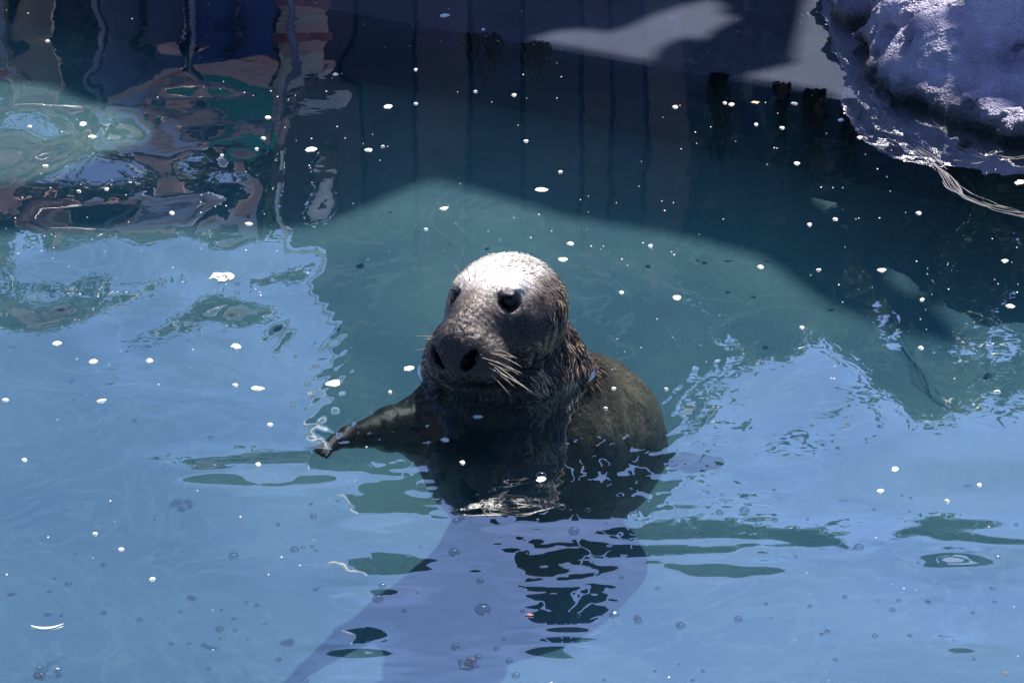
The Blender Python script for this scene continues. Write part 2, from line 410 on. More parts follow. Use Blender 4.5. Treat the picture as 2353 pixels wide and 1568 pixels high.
def seal_f(Pw):
    Q = (Pw - HC.astype(np.float32)) @ HM.T
    d = ell(Q, (0, -.004, 0), (.126, .096, .135))
    d = smin(d, ell(Q, (0, .030, .050), (.096, .064, .092)), .05)
    d = smin(d, ell(Q, (0, -.015, .10), (.094, .082, .10)), .05)
    d = smin(d, ell(Q, (0, .030, .135), (.044, .054, .120)), .05)              # high bridge of the nose
    d = smin(d, ell(Q, (0, -.008, .222), (.082, .070, .064)), .04)              # muzzle end
    for s in (1, -1):
        d = smin(d, ell(Q, (s * .060, -.032, .214), (.048, .046, .055)), .022)   # whisker pads
        d = smin(d, ell(Q, (s * .070, .088, .066), (.020, .008, .028)), .02)    # brow
        d = smin(d, ell(Q, (s * .085, -.03, .03), (.05, .06, .07)), .04)        # cheek
    d = smin(d, ell(Q, (0, -.075, .125), (.056, .032, .088)), .022)             # lower jaw
    # mouth line
    A = Q.copy(); A[:, 1] += .054 + .5 * (Q[:, 0] / .075) ** 2 * -.02
    d = smax(d, -(ell(A, (0, 0, .155), (.078, .0042, .085))), .008)
    # neck
    d = smin(d, cap(Pw, HC - np.array([0.0, -.015, .02]), (-.020, -.165, -.01), .125, .168), .06)
    N = Pw * np.array([1.0, 1.12, 1.0], np.float32)
    d = smin(d, ell(Pw, (-.015, -.17, .01), (.196, .150, .13)), .06)
    # shoulders, hump of the back, belly
    d = smin(d, ell(Pw, (.03, -.13, -.25), (.265, .22, .215)), .06)
    d = smin(d, ell(Pw, (-.05, -.17, -.165), (.235, .17, .125)), .06)
    d = smin(d, ell(Pw, (.185, -.00, -.285), (.212, .23, .215)), .05)
    d = smin(d, cap(Pw, (.07, -.10, -.25), (.10, .30, -.36), .25, .19), .08)
    d = smin(d, cap(Pw, (.06, -.14, -.25), (.09, -.16, -.48), .23, .12), .06)
    # left flipper of the picture
    fl = cap(Pw, (-.17, -.17, -.14), (-.30, -.26, -.12), .090, .052)
    fl = smin(fl, cap(Pw, (-.30, -.26, -.12), (-.40, -.40, -.07), .048, .026), .03)
    fl = smin(fl, cap(Pw, (-.40, -.40, -.07), (-.455, -.50, -.055), .022, .008), .02)
    for t_ in (-.03, -.01, .01, .03):
        fl = smin(fl, cap(Pw, (-.43, -.455, -.055), (-.462 - t_ * .5, -.512 + t_ * .7, -.058), .013, .006), .008)
    d = smin(d, fl, .05)
    # right flipper folded in front under the water
    fr = cap(Pw, (.16, -.26, -.16), (.03, -.40, -.19), .075, .045)
    fr = smin(fr, cap(Pw, (.03, -.40, -.19), (-.10, -.46, -.27), .042, .016), .03)
    d = smin(d, fr, .04)
    # folds of the wet throat
    tz = Pw[:, 2]; ang = np.arctan2(Pw[:, 0] + .02, -(Pw[:, 1] + .18))
    fold = np.sin((tz + .02 * ang ** 2) * 2 * math.pi / .05) * np.exp(-((tz - .06) / .05) ** 2) * np.exp(-(ang / 1.1) ** 2)
    d = d - .004 * fold
    # eye sockets with lids
    for a, b, f in EYES:
        s = 1 if a > 0 else -1
        ax = np.array([s * .62, .16, .77], np.float32); ax /= np.linalg.norm(ax)
        c = np.array((a, b, f), np.float32)
        d = smax(d, -(np.sqrt((((Q - c - ax * .012) / np.array([1.2, .95, 1.1], np.float32)) ** 2).sum(-1)) - .0225), .010)
        v = Q - (c + ax * .002); h = v @ ax; rr = np.sqrt(np.maximum((v ** 2).sum(-1) - h * h, 0))
        squash = 1 + .25 * np.abs(v[:, 1]) / (rr + 1e-5)
        d = smin(d, np.sqrt((rr * squash - .0225) ** 2 + h * h) - .0034, .006)
    for a, b, f in EYES:
        s = 1 if a > 0 else -1
        d = smin(d, ell(Q, (a * .97, b + .021, f + .002), (.022, .0055, .009)), .010)
    # nostrils: tall openings that flare outward
    for s in (1, -1):
        ax = np.array([s * .35, .12, 1.0]); ax /= np.linalg.norm(ax)
        a0 = np.array([s * .044, -.004, .272]) ; 
        d = smax(d, -(ell((Q - a0.astype(np.float32)) @ ROT[s].T.astype(np.float32), (0, 0, 0), (.0150, .0300, .055))), .007)
        rim = ell((Q - a0.astype(np.float32)) @ ROT[s].T.astype(np.float32), (s * .006, .004, -.012), (.020, .030, .020))
    return d
def rotz(t): c, s = math.cos(t), math.sin(t); return np.array([[c, s, 0], [-s, c, 0], [0, 0, 1]])
ROT = {1: rotz(R(-34)), -1: rotz(R(34))}

def build_seal(detail=.0036):
    root = tag(empty('grey_seal', (-.02, -.18, 0)), 'grey seal with wet dark fur rearing its head out of the pool, looking left', 'seal')
    V, F = polygonise(seal_f, (-.56, -.66, -.68), (.50, .58, .42), detail)
    fv, G = grad(seal_f, V); Nn = G / (np.linalg.norm(G, axis=1, keepdims=True) + 1e-6)
    Q = (V - HC) @ HM.T
    # where the face is smooth and where the coat is shaggy
    face = sstep(-.03, .05, Q[:, 2] + .35 * Q[:, 1]) * sstep(-.075, -.03, Q[:, 1])
    cran = sstep(-.01, .05, Q[:, 1]) 
    smooth_m = np.clip(face + cran, 0, 1)
    shag = (1 - smooth_m) * sstep(-.10, .0, V[:, 2]) * sstep(-.27, -.24, V[:, 0])
    z = V[:, 2]
    clump = fbm(V[:, 0] * 70, V[:, 1] * 70, z * 22, 31, 2)
    ridge = 1 - np.abs(clump)
    disp = shag * (.0075 * ridge + .002 * vnoise(V[:, 0] * 130, V[:, 1] * 130, z * 50, 32))
    nose = sstep(.12, .2, Q[:, 2])
    disp += face * (.0018 * fbm(V[:, 0] * 110, V[:, 1] * 110, z * 110, 33, 2)) * (.4 + nose)
    for a_, b_, f_ in EYES:
        r_ = np.linalg.norm((Q - np.array((a_, b_ - .004, f_))) * np.array([1, 1.15, .8]), axis=1)
        disp += .0011 * np.sin(r_ * 2 * math.pi / .010) * sstep(.028, .034, r_) * sstep(.062, .04, r_) * face
    disp += face * .0012 * np.sin(Q[:, 2] * 2 * math.pi / .016 + 2 * vnoise(Q[:, 0] * 30, Q[:, 1] * 30, Q[:, 2] * 30, 35)) * sstep(.15, .18, Q[:, 2]) * sstep(.25, .22, Q[:, 2]) * sstep(.0, .04, Q[:, 1])
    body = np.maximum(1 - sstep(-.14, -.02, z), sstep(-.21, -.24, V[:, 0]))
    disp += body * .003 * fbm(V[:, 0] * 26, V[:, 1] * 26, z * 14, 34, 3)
    V2 = V + Nn * disp[:, None].astype(np.float32)
    o = mesh_obj('body', V2, F, None); to_parent(o, root)
    # coat colours, with sun and shade painted into them
    n1 = fbm(V[:, 0] * 14, V[:, 1] * 14, z * 14, 41, 3); n2 = fbm(V[:, 0] * 55, V[:, 1] * 55, z * 30, 42, 2); n3 = vnoise(V[:, 0] * 240, V[:, 1] * 240, z * 240, 43)
    def c(r, g, b): return np.array([r, g, b])
    col = np.tile(c(.055, .042, .034), (len(V), 1)).astype(float)
    def mixin(m, cc): 
        m = np.clip(m, 0, 1)[:, None]; col[:] = col * (1 - m) + cc * m
    mixin(smooth_m * .95, c(.014, .012, .013)); mixin(smooth_m * sstep(.2, .7, Nn[:, 2] + .25 * n1) * sstep(-.02, .03, Q[:, 1]) * .9, c(.24, .195, .165)); mixin(smooth_m * sstep(.050, .088, Q[:, 1] + .02 * n1) * sstep(.125, .075, Q[:, 2]) * .95, c(.74, .69, .65))                                             # crown and bridge painted pale as sunlit, sides dark as shade
    mixin(smooth_m * sstep(.2, .9, n1 + .5 * n2) * .5, c(.10, .085, .078))
    mixin(nose * sstep(.0, .05, Q[:, 1] + .03) * (.75 + .3 * n2), c(.055, .045, .042))   # dark wet nose
    mixin(sstep(.15, .21, Q[:, 2]) * sstep(.80, .40, Nn[:, 2]) * .9, c(.016, .013, .013))  # shade on the muzzle front painted near black
    mixin(sstep(-.02, -.05, Q[:, 1]) * sstep(.02, .08, Q[:, 2]), c(.05, .035, .03))      # jaw
    mixin((1 - smooth_m) * sstep(.1, .9, n2 + n1 * .4) * sstep(-.1, 0, z) * .7, c(.20, .15, .105))
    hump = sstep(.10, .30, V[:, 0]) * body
    mixin(body * .9, c(.014, .016, .014)); mixin(hump * .8, c(.10, .072, .05)); mixin(hump * (.65 + .5 * n1) * sstep(-.1, .9, Nn[:, 2] + .5 * Nn[:, 1] + .5 * Nn[:, 0] + .5 * n2), c(.62, .50, .32)); mixin(body * sstep(.25, .8, n1 + .7 * n2) * .75, c(.018, .017, .014))  # mottled brown back, painted gold where it faces the sun
    for sp_, sr_ in (((.030, .088, .085), .013), ((.088, .070, .055), .012), ((.050, .084, .095), .012), ((-.045, .088, .080), .016), ((.0, .092, .02), .010), ((.03, .05, .13), .014)):
        mixin(sstep(sr_ * 1.3, sr_ * .3, np.linalg.norm(Q - np.array(sp_), axis=1) + .006 * n2) * .75, c(.07, .055, .048))
    for a, b, f in EYES:
        r = np.linalg.norm(Q - np.array((a, b, f)), axis=1); mixin(sstep(.040, .026, r) * .92, c(.016, .013, .013))
    for s_ in (1, -1):
        e_ = ell((Q - np.array([s_ * .041, -.004, .245])) @ ROT[s_].T, (0, 0, 0), (.0150, .0300, .055)); mixin(sstep(.004, -.001, e_) * sstep(.290, .272, Q[:, 2]), c(.002, .002, .002))  # nostril hollows painted black in place of shade
    mixin(sstep(-.30, -.42, z), c(.012, .014, .014))  # shade on the deep body painted into the colour
    col *= (1 + .22 * n3)[:, None]
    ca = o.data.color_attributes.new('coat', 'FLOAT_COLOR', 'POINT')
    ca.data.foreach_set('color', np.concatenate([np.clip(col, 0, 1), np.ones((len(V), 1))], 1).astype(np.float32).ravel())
    m, t, out = mat('seal_coat'); N = t.nodes.new; L = t.links.new
    b = N('ShaderNodeBsdfPrincipled'); L(b.outputs[0], out.inputs[0])
    at = N('ShaderNodeAttribute'); at.attribute_name = 'coat'; L(at.outputs['Color'], b.inputs['Base Color'])
    b.inputs['Roughness'].default_value = .32; b.inputs['Specular IOR Level'].default_value = .42
    tc = N('ShaderNodeTexCoord'); mp = N('ShaderNodeMapping'); mp.inputs['Scale'].default_value = (1, 1, .45); L(tc.outputs['Object'], mp.inputs[0])
    n = N('ShaderNodeTexNoise'); n.inputs['Scale'].default_value = 260; n.inputs['Detail'].default_value = 3; L(mp.outputs[0], n.inputs['Vector'])
    u = N('ShaderNodeBump'); u.inputs['Strength'].default_value = 1; u.inputs['Distance'].default_value = .0022
    L(n.outputs['Fac'], u.inputs['Height']); L(u.outputs[0], b.inputs['Normal'])
    o.data.materials.append(m)
    # eyes
    m_eye = pbr('seal_eye', (.003, .003, .004), .12, .35)
    for a, bb, f in EYES:
        p = head_pt(a * .99, bb, f - .004)
        bm = bmesh.new(); bmesh.ops.create_uvsphere(bm, u_segments=28, v_segments=18, radius=.0205)
        me = bpy.data.meshes.new('eye'); bm.to_mesh(me); bm.free(); me.polygons.foreach_set('use_smooth', [True] * len(me.polygons))
        e = bpy.data.objects.new('eye', me); COL.objects.link(e); me.materials.append(m_eye); e.parent = root; e.location = p - root.location
    # whiskers
    m_wh = pbr('whisker', (.62, .50, .36), .35, .6)
    def whisker(p0, d, ln, droop, r=.0011, curl=0):
        pts = [p0 + d * (ln * t) + Vector((0, 0, -1)) * (droop * t * t) + Uv * (curl * math.sin(t * 3)) for t in np.linspace(0, 1, 9)]
        v, f = tube_data(pts, [r * (1 - .6 * t) for t in np.linspace(0, 1, 9)], 5)
        w = mesh_obj('whisker', v, f, m_wh); to_parent(w, root)
    for k in range(14):
        row = k % 4; q = (k // 4) / 4
        p0 = head_pt(.064 + .016 * q + .006 * random.random(), .002 - row * .011, .256 - .040 * q - .008 * random.random())
        d = (Lv * 1.0 - Uv * (-.02 + row * .17 + random.uniform(-.05, .05)) + Fv * random.uniform(-.1, .4)).normalized()
        whisker(p0, d, random.uniform(.075, .14), .006 + .010 * random.random(), r=.0009, curl=random.uniform(-.003, .006))
    for k in range(8):
        row = k % 3
        p0 = head_pt(-.066, .0 - row * .014, .205 - .01 * (k // 3))
        d = (-Lv * .9 + Uv * (.25 - row * .25 + random.uniform(-.1, .1)) + Fv * random.uniform(.0, .3)).normalized()
        whisker(p0, d, random.uniform(.04, .08), .006, r=.0009)
    for (a, b2, f2, dx, dz, ln) in ((-.040, .088, .075, -.22, 1, .100), (-.044, .088, .080, -.62, 1, .066), (-.030, .089, .070, -.02, 1, .050), (-.050, .086, .080, -1.3, .7, .034), (.055, .084, .095, .1, .5, .02)):
        p0 = head_pt(a, b2, f2); d = Vector((dx, -.1, dz)).normalized()
        whisker(p0, d, ln, -.004, r=.0011, curl=.003)
    # wet tufts of fur
    build_fur(root, V2, Nn, Q, shag, body, smooth_m, m, col)
    return root

def build_fur(root, V, Nn, Q, shag, body, smooth_m, coat_mat, col):
    m, t, out = mat('wet_fur'); N = t.nodes.new; L = t.links.new
    b = N('ShaderNodeBsdfPrincipled'); L(b.outputs[0], out.inputs[0])
    at = N('ShaderNodeAttribute'); at.attribute_name = 'coat'; L(at.outputs['Color'], b.inputs['Base Color'])
    b.inputs['Roughness'].default_value = .25; b.inputs['Specular IOR Level'].default_value = .32
    allV, allF, allC = [], [], []; base = 0
    def strands(w, count, ln0, ln1, wd0, wd1, lift, colf, seed):
        nonlocal base
        rg = np.random.default_rng(seed)
        pr = w / w.sum(); idx = rg.choice(len(V), count, p=pr)
        p = V[idx] + rg.normal(0, .0015, (count, 3)); n = Nn[idx]
        down = np.array([0, 0, -1.0]) + .75 * np.stack([vnoise(p[:, 0] * 16, p[:, 1] * 16, p[:, 2] * 16, 51), vnoise(p[:, 0] * 16, p[:, 1] * 16, p[:, 2] * 16, 52), vnoise(p[:, 0] * 16, p[:, 1] * 16, p[:, 2] * 16, 53)], -1)
        radial = p - np.array([-.02, -.18, 0]); radial[:, 2] = 0; radial /= np.linalg.norm(radial, axis=1, keepdims=True) + 1e-6
        top = sstep(.02, .12, Q[idx][:, 1])[:, None]
        nosy = sstep(.04, .12, Q[idx][:, 2])[:, None]
        down = down * (1 - .4 * top) * (1 - .75 * nosy) - np.array(HM[2]) * nosy - np.array(HM[2]) * .9 * top + radial * .15
        d = down - n * (down * n).sum(1, keepdims=True); d /= np.linalg.norm(d, axis=1, keepdims=True) + 1e-6
        s = np.cross(n, d); ln = rg.uniform(ln0, ln1, count)[:, None]; wd = rg.uniform(wd0, wd1, count)[:, None]
        bend = (.5 * vnoise(p[:, 0] * 40, p[:, 1] * 40, p[:, 2] * 25, 57) + rg.normal(0, .12, count))[:, None]; lf = lift * rg.uniform(.3, 1.3, (count, 1))
        rows = []
        for tt, ww in ((0, .55), (.33, 1), (.7, .75)):
            c0 = p + d * ln * tt + s * (ln * bend * tt * tt) + n * (lf * ln * math.sin(tt * 1.9) + .0005)
            rows += [c0 - s * wd * ww * .5 , c0 + n * wd * .28 * ww, c0 + s * wd * ww * .5]
        rows.append(p + d * ln + s * (ln * bend) + n * (lf * ln * .75))
        VV = np.stack(rows, 1)                                     # count x 10 x 3
        F0 = [(0, 1, 4, 3), (1, 2, 5, 4), (3, 4, 7, 6), (4, 5, 8, 7), (6, 7, 9, 9), (7, 8, 9, 9)]
        quads = np.array(F0[:4]); tris = np.array([(6, 7, 9), (7, 8, 9)])
        off = base + np.arange(count)[:, None, None] * 10
        for f in (quads, tris): allF.append((f[None] + off).reshape(-1, f.shape[1]))
        allV.append(VV.reshape(-1, 3)); cc = colf(rg, idx, count)
        allC.append(np.repeat(cc, 10, 0)); base += count * 10
    def coat_sun_col(rg, idx, n):
        p = V[idx]; k = rg.random(n) + .55 * vnoise(p[:, 0] * 45, p[:, 1] * 45, p[:, 2] * 18, 58); pale = (k + .5 * sstep(.06, -.04, p[:, 0]) * -1 > .60)[:, None]  # pale tufts kept to the sunlit side, painting sun into the fur
        a = np.array([.018, .014, .012]) * rg.uniform(.6, 1.5, (n, 1)); bb = np.array([.48, .35, .23]) * rg.uniform(.5, 1.25, (n, 1))
        return np.where(pale, bb, a)
    def face_col(rg, idx, n): return col[idx] * rg.uniform(.45, 1.35, (n, 1))
    def body_sun_col(rg, idx, n):
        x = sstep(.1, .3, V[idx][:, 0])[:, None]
        x = x * sstep(.0, .9, Nn[idx][:, 2] + .5 * Nn[idx][:, 1] + .5 * Nn[idx][:, 0])[:, None]; return (np.array([.014, .016, .013]) * (1 - x) + np.array([.50, .41, .25]) * x) * rg.uniform(.4, 1.3, (n, 1))  # sunlight painted as gold strands on sun-facing parts of the back
    dry = sstep(-.035, -.01, V[:, 2])
    facing = (Nn[:, 1] < .45)
    side = sstep(.0, .10, V[:, 0]) + sstep(-.10, -.18, V[:, 0])
    strands(shag * dry * (V[:, 2] < .33) * facing * (side + .05) + 1e-12, 11000, .012, .027, .0016, .0040, .08, coat_sun_col, 1)
    strands(shag * dry * sstep(.16, .02, V[:, 2]) * facing * (side + .02) + 1e-12, 4000, .018, .036, .0024, .005, .07, coat_sun_col, 2)
    strands(shag * dry * facing * (1 - np.clip(side, 0, 1)) + 1e-12, 3500, .010, .020, .0012, .0026, .10, lambda rg, i, n: np.array([.018, .011, .009]) * rg.uniform(.4, 1.8, (n, 1)), 6)  # shaded neck front painted with near-black strands
    crown = smooth_m * sstep(.06, -.04, Q[:, 2]) * (V[:, 2] > .1)
    strands(crown * facing + 1e-12, 2600, .008, .016, .0014, .0024, .10, face_col, 3)
    eyed = np.min([np.linalg.norm(Q - np.array(e_), axis=1) for e_ in EYES], axis=0)
    strands(smooth_m * (V[:, 2] > .05) * facing * (Q[:, 2] > -.02) * (Q[:, 2] < .245) * (eyed > .032) + 1e-12, 9000, .004, .008, .0008, .0014, .10, face_col, 7)
    strands(sstep(.16, .19, Q[:, 2]) * (Q[:, 1] > -.02) * sstep(.284, .262, Q[:, 2]) + 1e-12, 2200, .003, .0065, .0009, .0016, .35, lambda rg, i, n: np.array([.10, .085, .08]) * rg.uniform(.4, 1.6, (n, 1)), 5)
    strands(body * sstep(.06, .14, V[:, 0]) * (V[:, 2] > -.32) * (Nn[:, 1] < .5) * (Nn[:, 2] > -.2) + 1e-12, 9000, .007, .014, .0009, .0019, .12, face_col, 8)
    strands(body * (V[:, 2] > -.4) * (V[:, 0] > -.22) * (Nn[:, 1] < .6) + 1e-12, 6000, .004, .009, .001, .002, .16, body_sun_col, 4)
    VV = np.concatenate(allV); me = bpy.data.meshes.new('fur')
    loops = np.concatenate([f.ravel() for f in allF]); lens = np.concatenate([np.full(len(f), f.shape[1]) for f in allF])
    st = np.concatenate([[0], np.cumsum(lens)[:-1]])
    me.vertices.add(len(VV)); me.vertices.foreach_set('co', VV.astype(np.float32).ravel())
    me.loops.add(len(loops)); me.loops.foreach_set('vertex_index', loops.astype(np.int32))
    me.polygons.add(len(lens)); me.polygons.foreach_set('loop_start', st.astype(np.int32))
    me.update(calc_edges=True); me.polygons.foreach_set('use_smooth', [True] * len(lens))
    ca = me.color_attributes.new('coat', 'FLOAT_COLOR', 'POINT'); C = np.concatenate(allC)
    ca.data.foreach_set('color', np.concatenate([C, np.ones((len(C), 1))], 1).astype(np.float32).ravel())
    o = bpy.data.objects.new('fur', me); COL.objects.link(o); me.materials.append(m); to_parent(o, root); o['kind'] = 'stuff'

# ------------------------------------------------------------------ boulder
RO = P(2190, 300, 0)            # front waterline
def rock_f(Pw):
    Pw = Pw - np.array([.115, -.01, 0], np.float32)
    def pl(p, n):
        n = np.array(n, np.float32); n /= np.linalg.norm(n); return (Pw - np.array(p, np.float32)) @ n
    d = smax(pl((1.5, 1.36, .05), (-.10, -.38, .92)), pl((1.5, 1.36, 0), (.05, -1, -.10)), .05)
    d = smax(d, pl((1.07, 1.62, 0), (-.75, -.6, .22)), .10)
    d = smax(d, pl((.98, 2.1, 0), (-.95, -.1, .28)), .12)
    d = smax(d, Pw[:, 2] - .85, .15); d = smax(d, Pw[:, 1] - 3.3, .2)
    X, Y, Z = Pw[:, 0], Pw[:, 1], Pw[:, 2]
    # hollow scooped from the top on the right
    d = smax(d, -ell(Pw, (1.80, 1.72, .46), (.30, .20, .24)), .08)
    # undercut at the waterline
    d = smax(d, -ell(Pw, (1.40, 1.30, .0), (.13, .10, .09)), .05)
    a = X * .8 + Y * .3; b = -X * .3 + Y * .8
    d = d - .050 * fbm(a * 3.2, b * 6.5, Z * 5, 61, 4)
    pit = np.clip(vnoise(a * 9, b * 14, Z * 9, 62) - .25, 0, 1)
    d = d + .060 * pit
    d = d - .008 * fbm(X * 26, Y * 26, Z * 26, 63, 2) + np.clip(.02 - Z, 0, 1) * .9
    return d
def build_rock():
    V, F = polygonise(rock_f, (.75, 1.1, -.45), (2.45, 3.0, .90), .010, relax=1)
    fv, G = grad(rock_f, V, .006); Nn = G / (np.linalg.norm(G, axis=1, keepdims=True) + 1e-6)
    V = V + (Nn * (.003 * vnoise(V[:, 0] * 80, V[:, 1] * 80, V[:, 2] * 80, 64))[:, None]).astype(np.float32)
    m, t, out = mat('boulder_stone'); N = t.nodes.new; L = t.links.new
    b = N('ShaderNodeBsdfPrincipled'); L(b.outputs[0], out.inputs[0])
    b.inputs['Roughness'].default_value = .42; b.inputs['Specular IOR Level'].default_value = .7
    tc = N('ShaderNodeTexCoord')
    n = N('ShaderNodeTexNoise'); n.inputs['Scale'].default_value = 7; n.inputs['Detail'].default_value = 8; L(tc.outputs['Object'], n.inputs['Vector'])
    r = N('ShaderNodeValToRGB'); r.color_ramp.elements[0].color = (.22, .20, .30, 1); r.color_ramp.elements[1].color = (.50, .46, .60, 1)
    r.color_ramp.elements[0].position = .32; r.color_ramp.elements[1].position = .62
    L(n.outputs['Fac'], r.inputs[0])
    # wet band by the water, painted near black as the shaded underside
    sp = N('ShaderNodeSeparateXYZ'); L(tc.outputs['Object'], sp.inputs[0])
    mr = N('ShaderNodeMapRange'); mr.inputs['From Min'].default_value = .02; mr.inputs['From Max'].default_value = .09; L(sp.outputs['Z'], mr.inputs['Value'])
    mx = N('ShaderNodeMix'); mx.data_type = 'RGBA'; mx.inputs['A'].default_value = (.02, .02, .03, 1); L(mr.outputs[0], mx.inputs['Factor']); L(r.outputs[0], mx.inputs['B'])
    L(mx.outputs['Result'], b.inputs['Base Color'])
    n2 = N('ShaderNodeTexNoise'); n2.inputs['Scale'].default_value = 85; n2.inputs['Detail'].default_value = 5; L(tc.outputs['Object'], n2.inputs['Vector'])
    v = N('ShaderNodeTexVoronoi'); v.inputs['Scale'].default_value = 130; L(tc.outputs['Object'], v.inputs['Vector'])
    ad = N('ShaderNodeMath'); ad.operation = 'MULTIPLY_ADD'; ad.inputs[1].default_value = -.6; L(v.outputs['Distance'], ad.inputs[0]); L(n2.outputs['Fac'], ad.inputs[2])
    u = N('ShaderNodeBump'); u.inputs['Strength'].default_value = 1; u.inputs['Distance'].default_value = .010
    L(ad.outputs[0], u.inputs['Height']); L(u.outputs[0], b.inputs['Normal'])
    o = mesh_obj('boulder', V, F, m)
    return tag(o, 'rough pitted violet grey boulder rising from the water at the right back', 'rock')

# ------------------------------------------------------------------ added unseen canopy, shaped to shade the back of the pool
CANZ = 7.2
def lift(p):
    k = (CANZ - p.z) / TO_SUN.z
    return p + TO_SUN * k
def build_added_canopy():
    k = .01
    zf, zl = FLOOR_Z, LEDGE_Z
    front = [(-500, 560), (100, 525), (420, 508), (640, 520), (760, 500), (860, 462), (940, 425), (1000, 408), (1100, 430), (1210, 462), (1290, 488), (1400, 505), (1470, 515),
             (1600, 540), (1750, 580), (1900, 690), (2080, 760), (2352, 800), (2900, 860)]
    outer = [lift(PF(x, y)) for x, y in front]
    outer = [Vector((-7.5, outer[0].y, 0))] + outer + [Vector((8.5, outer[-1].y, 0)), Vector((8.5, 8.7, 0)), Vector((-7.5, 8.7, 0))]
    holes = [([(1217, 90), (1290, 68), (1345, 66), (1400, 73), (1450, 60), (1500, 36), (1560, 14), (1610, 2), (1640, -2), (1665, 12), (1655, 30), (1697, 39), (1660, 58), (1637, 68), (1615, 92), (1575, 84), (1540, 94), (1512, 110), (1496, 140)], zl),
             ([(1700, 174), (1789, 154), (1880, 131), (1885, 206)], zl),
             ([(-200, 190), (0, 188), (110, 196), (190, 232), (300, 262), (345, 300), (330, 330), (240, 350), (160, 395), (40, 420), (-200, 430)], 9)]  # openings cut to throw the wanted sunlit patches
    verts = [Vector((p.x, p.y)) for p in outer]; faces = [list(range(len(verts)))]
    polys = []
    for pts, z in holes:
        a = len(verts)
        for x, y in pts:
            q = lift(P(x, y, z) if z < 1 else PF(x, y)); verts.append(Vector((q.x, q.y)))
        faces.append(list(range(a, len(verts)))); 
    a = len(verts)                                    # opening cut to let sun onto the boulder
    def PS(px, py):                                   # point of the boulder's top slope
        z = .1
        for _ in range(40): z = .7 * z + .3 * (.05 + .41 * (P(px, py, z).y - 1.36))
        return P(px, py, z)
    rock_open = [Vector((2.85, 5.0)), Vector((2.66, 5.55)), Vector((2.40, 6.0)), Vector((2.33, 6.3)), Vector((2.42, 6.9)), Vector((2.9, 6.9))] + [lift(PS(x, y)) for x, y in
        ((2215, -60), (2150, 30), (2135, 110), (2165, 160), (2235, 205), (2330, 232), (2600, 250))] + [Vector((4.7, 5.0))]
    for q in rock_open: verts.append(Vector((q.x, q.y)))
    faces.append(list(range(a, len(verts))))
    res = delaunay_2d_cdt(verts, [], faces, 0, 1e-5)
    def inside(x, y, ring):
        c = False
        for i in range(len(ring)):
            a, b = verts[ring[i]], verts[ring[i - 1]]
            if (a.y > y) != (b.y > y) and x < (b.x - a.x) * (y - a.y) / (b.y - a.y) + a.x: c = not c
        return c
    keep = []
    for f in res[2]:
        x = sum(res[0][i].x for i in f) / len(f); y = sum(res[0][i].y for i in f) / len(f)
        if inside(x, y, faces[0]) and not any(inside(x, y, h) for h in faces[1:]): keep.append(f)
    root = tag(empty('added_shade_canopy', (0, 8, DECK)), 'added unseen shade canopy with openings cut to shape the light on the back of the pool', 'canopy')
    m = pbr('added_canopy_dark', (.05, .05, .06), .9, .2, noise=(3, 3))
    o = mesh_obj('added_canopy_sheet', [(v.x, v.y, CANZ) for v in res[0]], [tuple(f) for f in keep], m, smooth=False); to_parent(o, root)
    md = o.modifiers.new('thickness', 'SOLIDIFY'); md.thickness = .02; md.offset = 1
    for x in (-6.6, 7.6):
        for y in (8.5,):
            v, f = tube_data([(x, y, DECK - .02), (x, y, CANZ + .1)], .06, 10); q = mesh_obj('post', v, f, m); to_parent(q, root)
        v, f = tube_data([(x, 5.0 if x > 0 else 5.0, .4), (x, 5.0, CANZ + .1)], .06, 10); q = mesh_obj('post', v, f, m); to_parent(q, root)

# ------------------------------------------------------------------ things that only the mirror of the water shows
def build_screen():
    root = tag(empty('board_screen', (-.13, 8.0, DECK)), 'tall dark screen of upright boards behind the pool', 'screen')
    cols = [(.070, .055, .045), (.040, .045, .038), (.085, .068, .055), (.035, .034, .032), (.050, .055, .045)]
    ms = [pbr('weathered_board', c, .8, .3, noise=(2.5, 6), col2=[q * .45 for q in c], bump=(30, .5, .004)) for c in cols]
    x = -.93; i = 0
    for w, top in zip((.20, .27, .26, .25, .28, .15, .17, .20), (4.55, 4.62, 4.60, 4.85, 5.12, 5.16, 5.02, 4.66)):
        box('board', (x + .012, 7.95 + random.uniform(0, .012), DECK), (x + w - .012, 8.02, top), ms[i % 5], root, .004); x += w; i += 1
    box('backing', (-.93, 8.03, DECK), (x, 8.08, 4.50), pbr('backing_dark', (.015, .015, .015), .9), root)
    v, f = tube_data([(-.975, 7.96, DECK), (-.975, 7.96, 4.7)], .022, 10)
    q = mesh_obj('lit_edge_strip', v, f, pbr('lit_edge_pale', (.75, .73, .70), .4, .5)); to_parent(q, root)  # added pale strip painting the sunlit edge of the screen

def build_railing():
    root = tag(empty('railing', (-3.2, 7.0, DECK)), 'grey metal railing on the bank behind the pool', 'railing')
    m = pbr('railing_steel', (.22, .22, .24), .45, .5, metal=.6)
    for z in (DECK + 1.02, DECK + .2):
        v, f = tube_data([(-5.4, 7.0, z), (-1.0, 7.0, z)], .022, 8); to_parent(mesh_obj('rail', v, f, m), root)
    for i in range(11):
        x = -5.4 + .44 * i
        v, f = tube_data([(x, 7.0, DECK - .02), (x, 7.0, DECK + 1.02)], .014, 6); to_parent(mesh_obj('baluster', v, f, m), root)

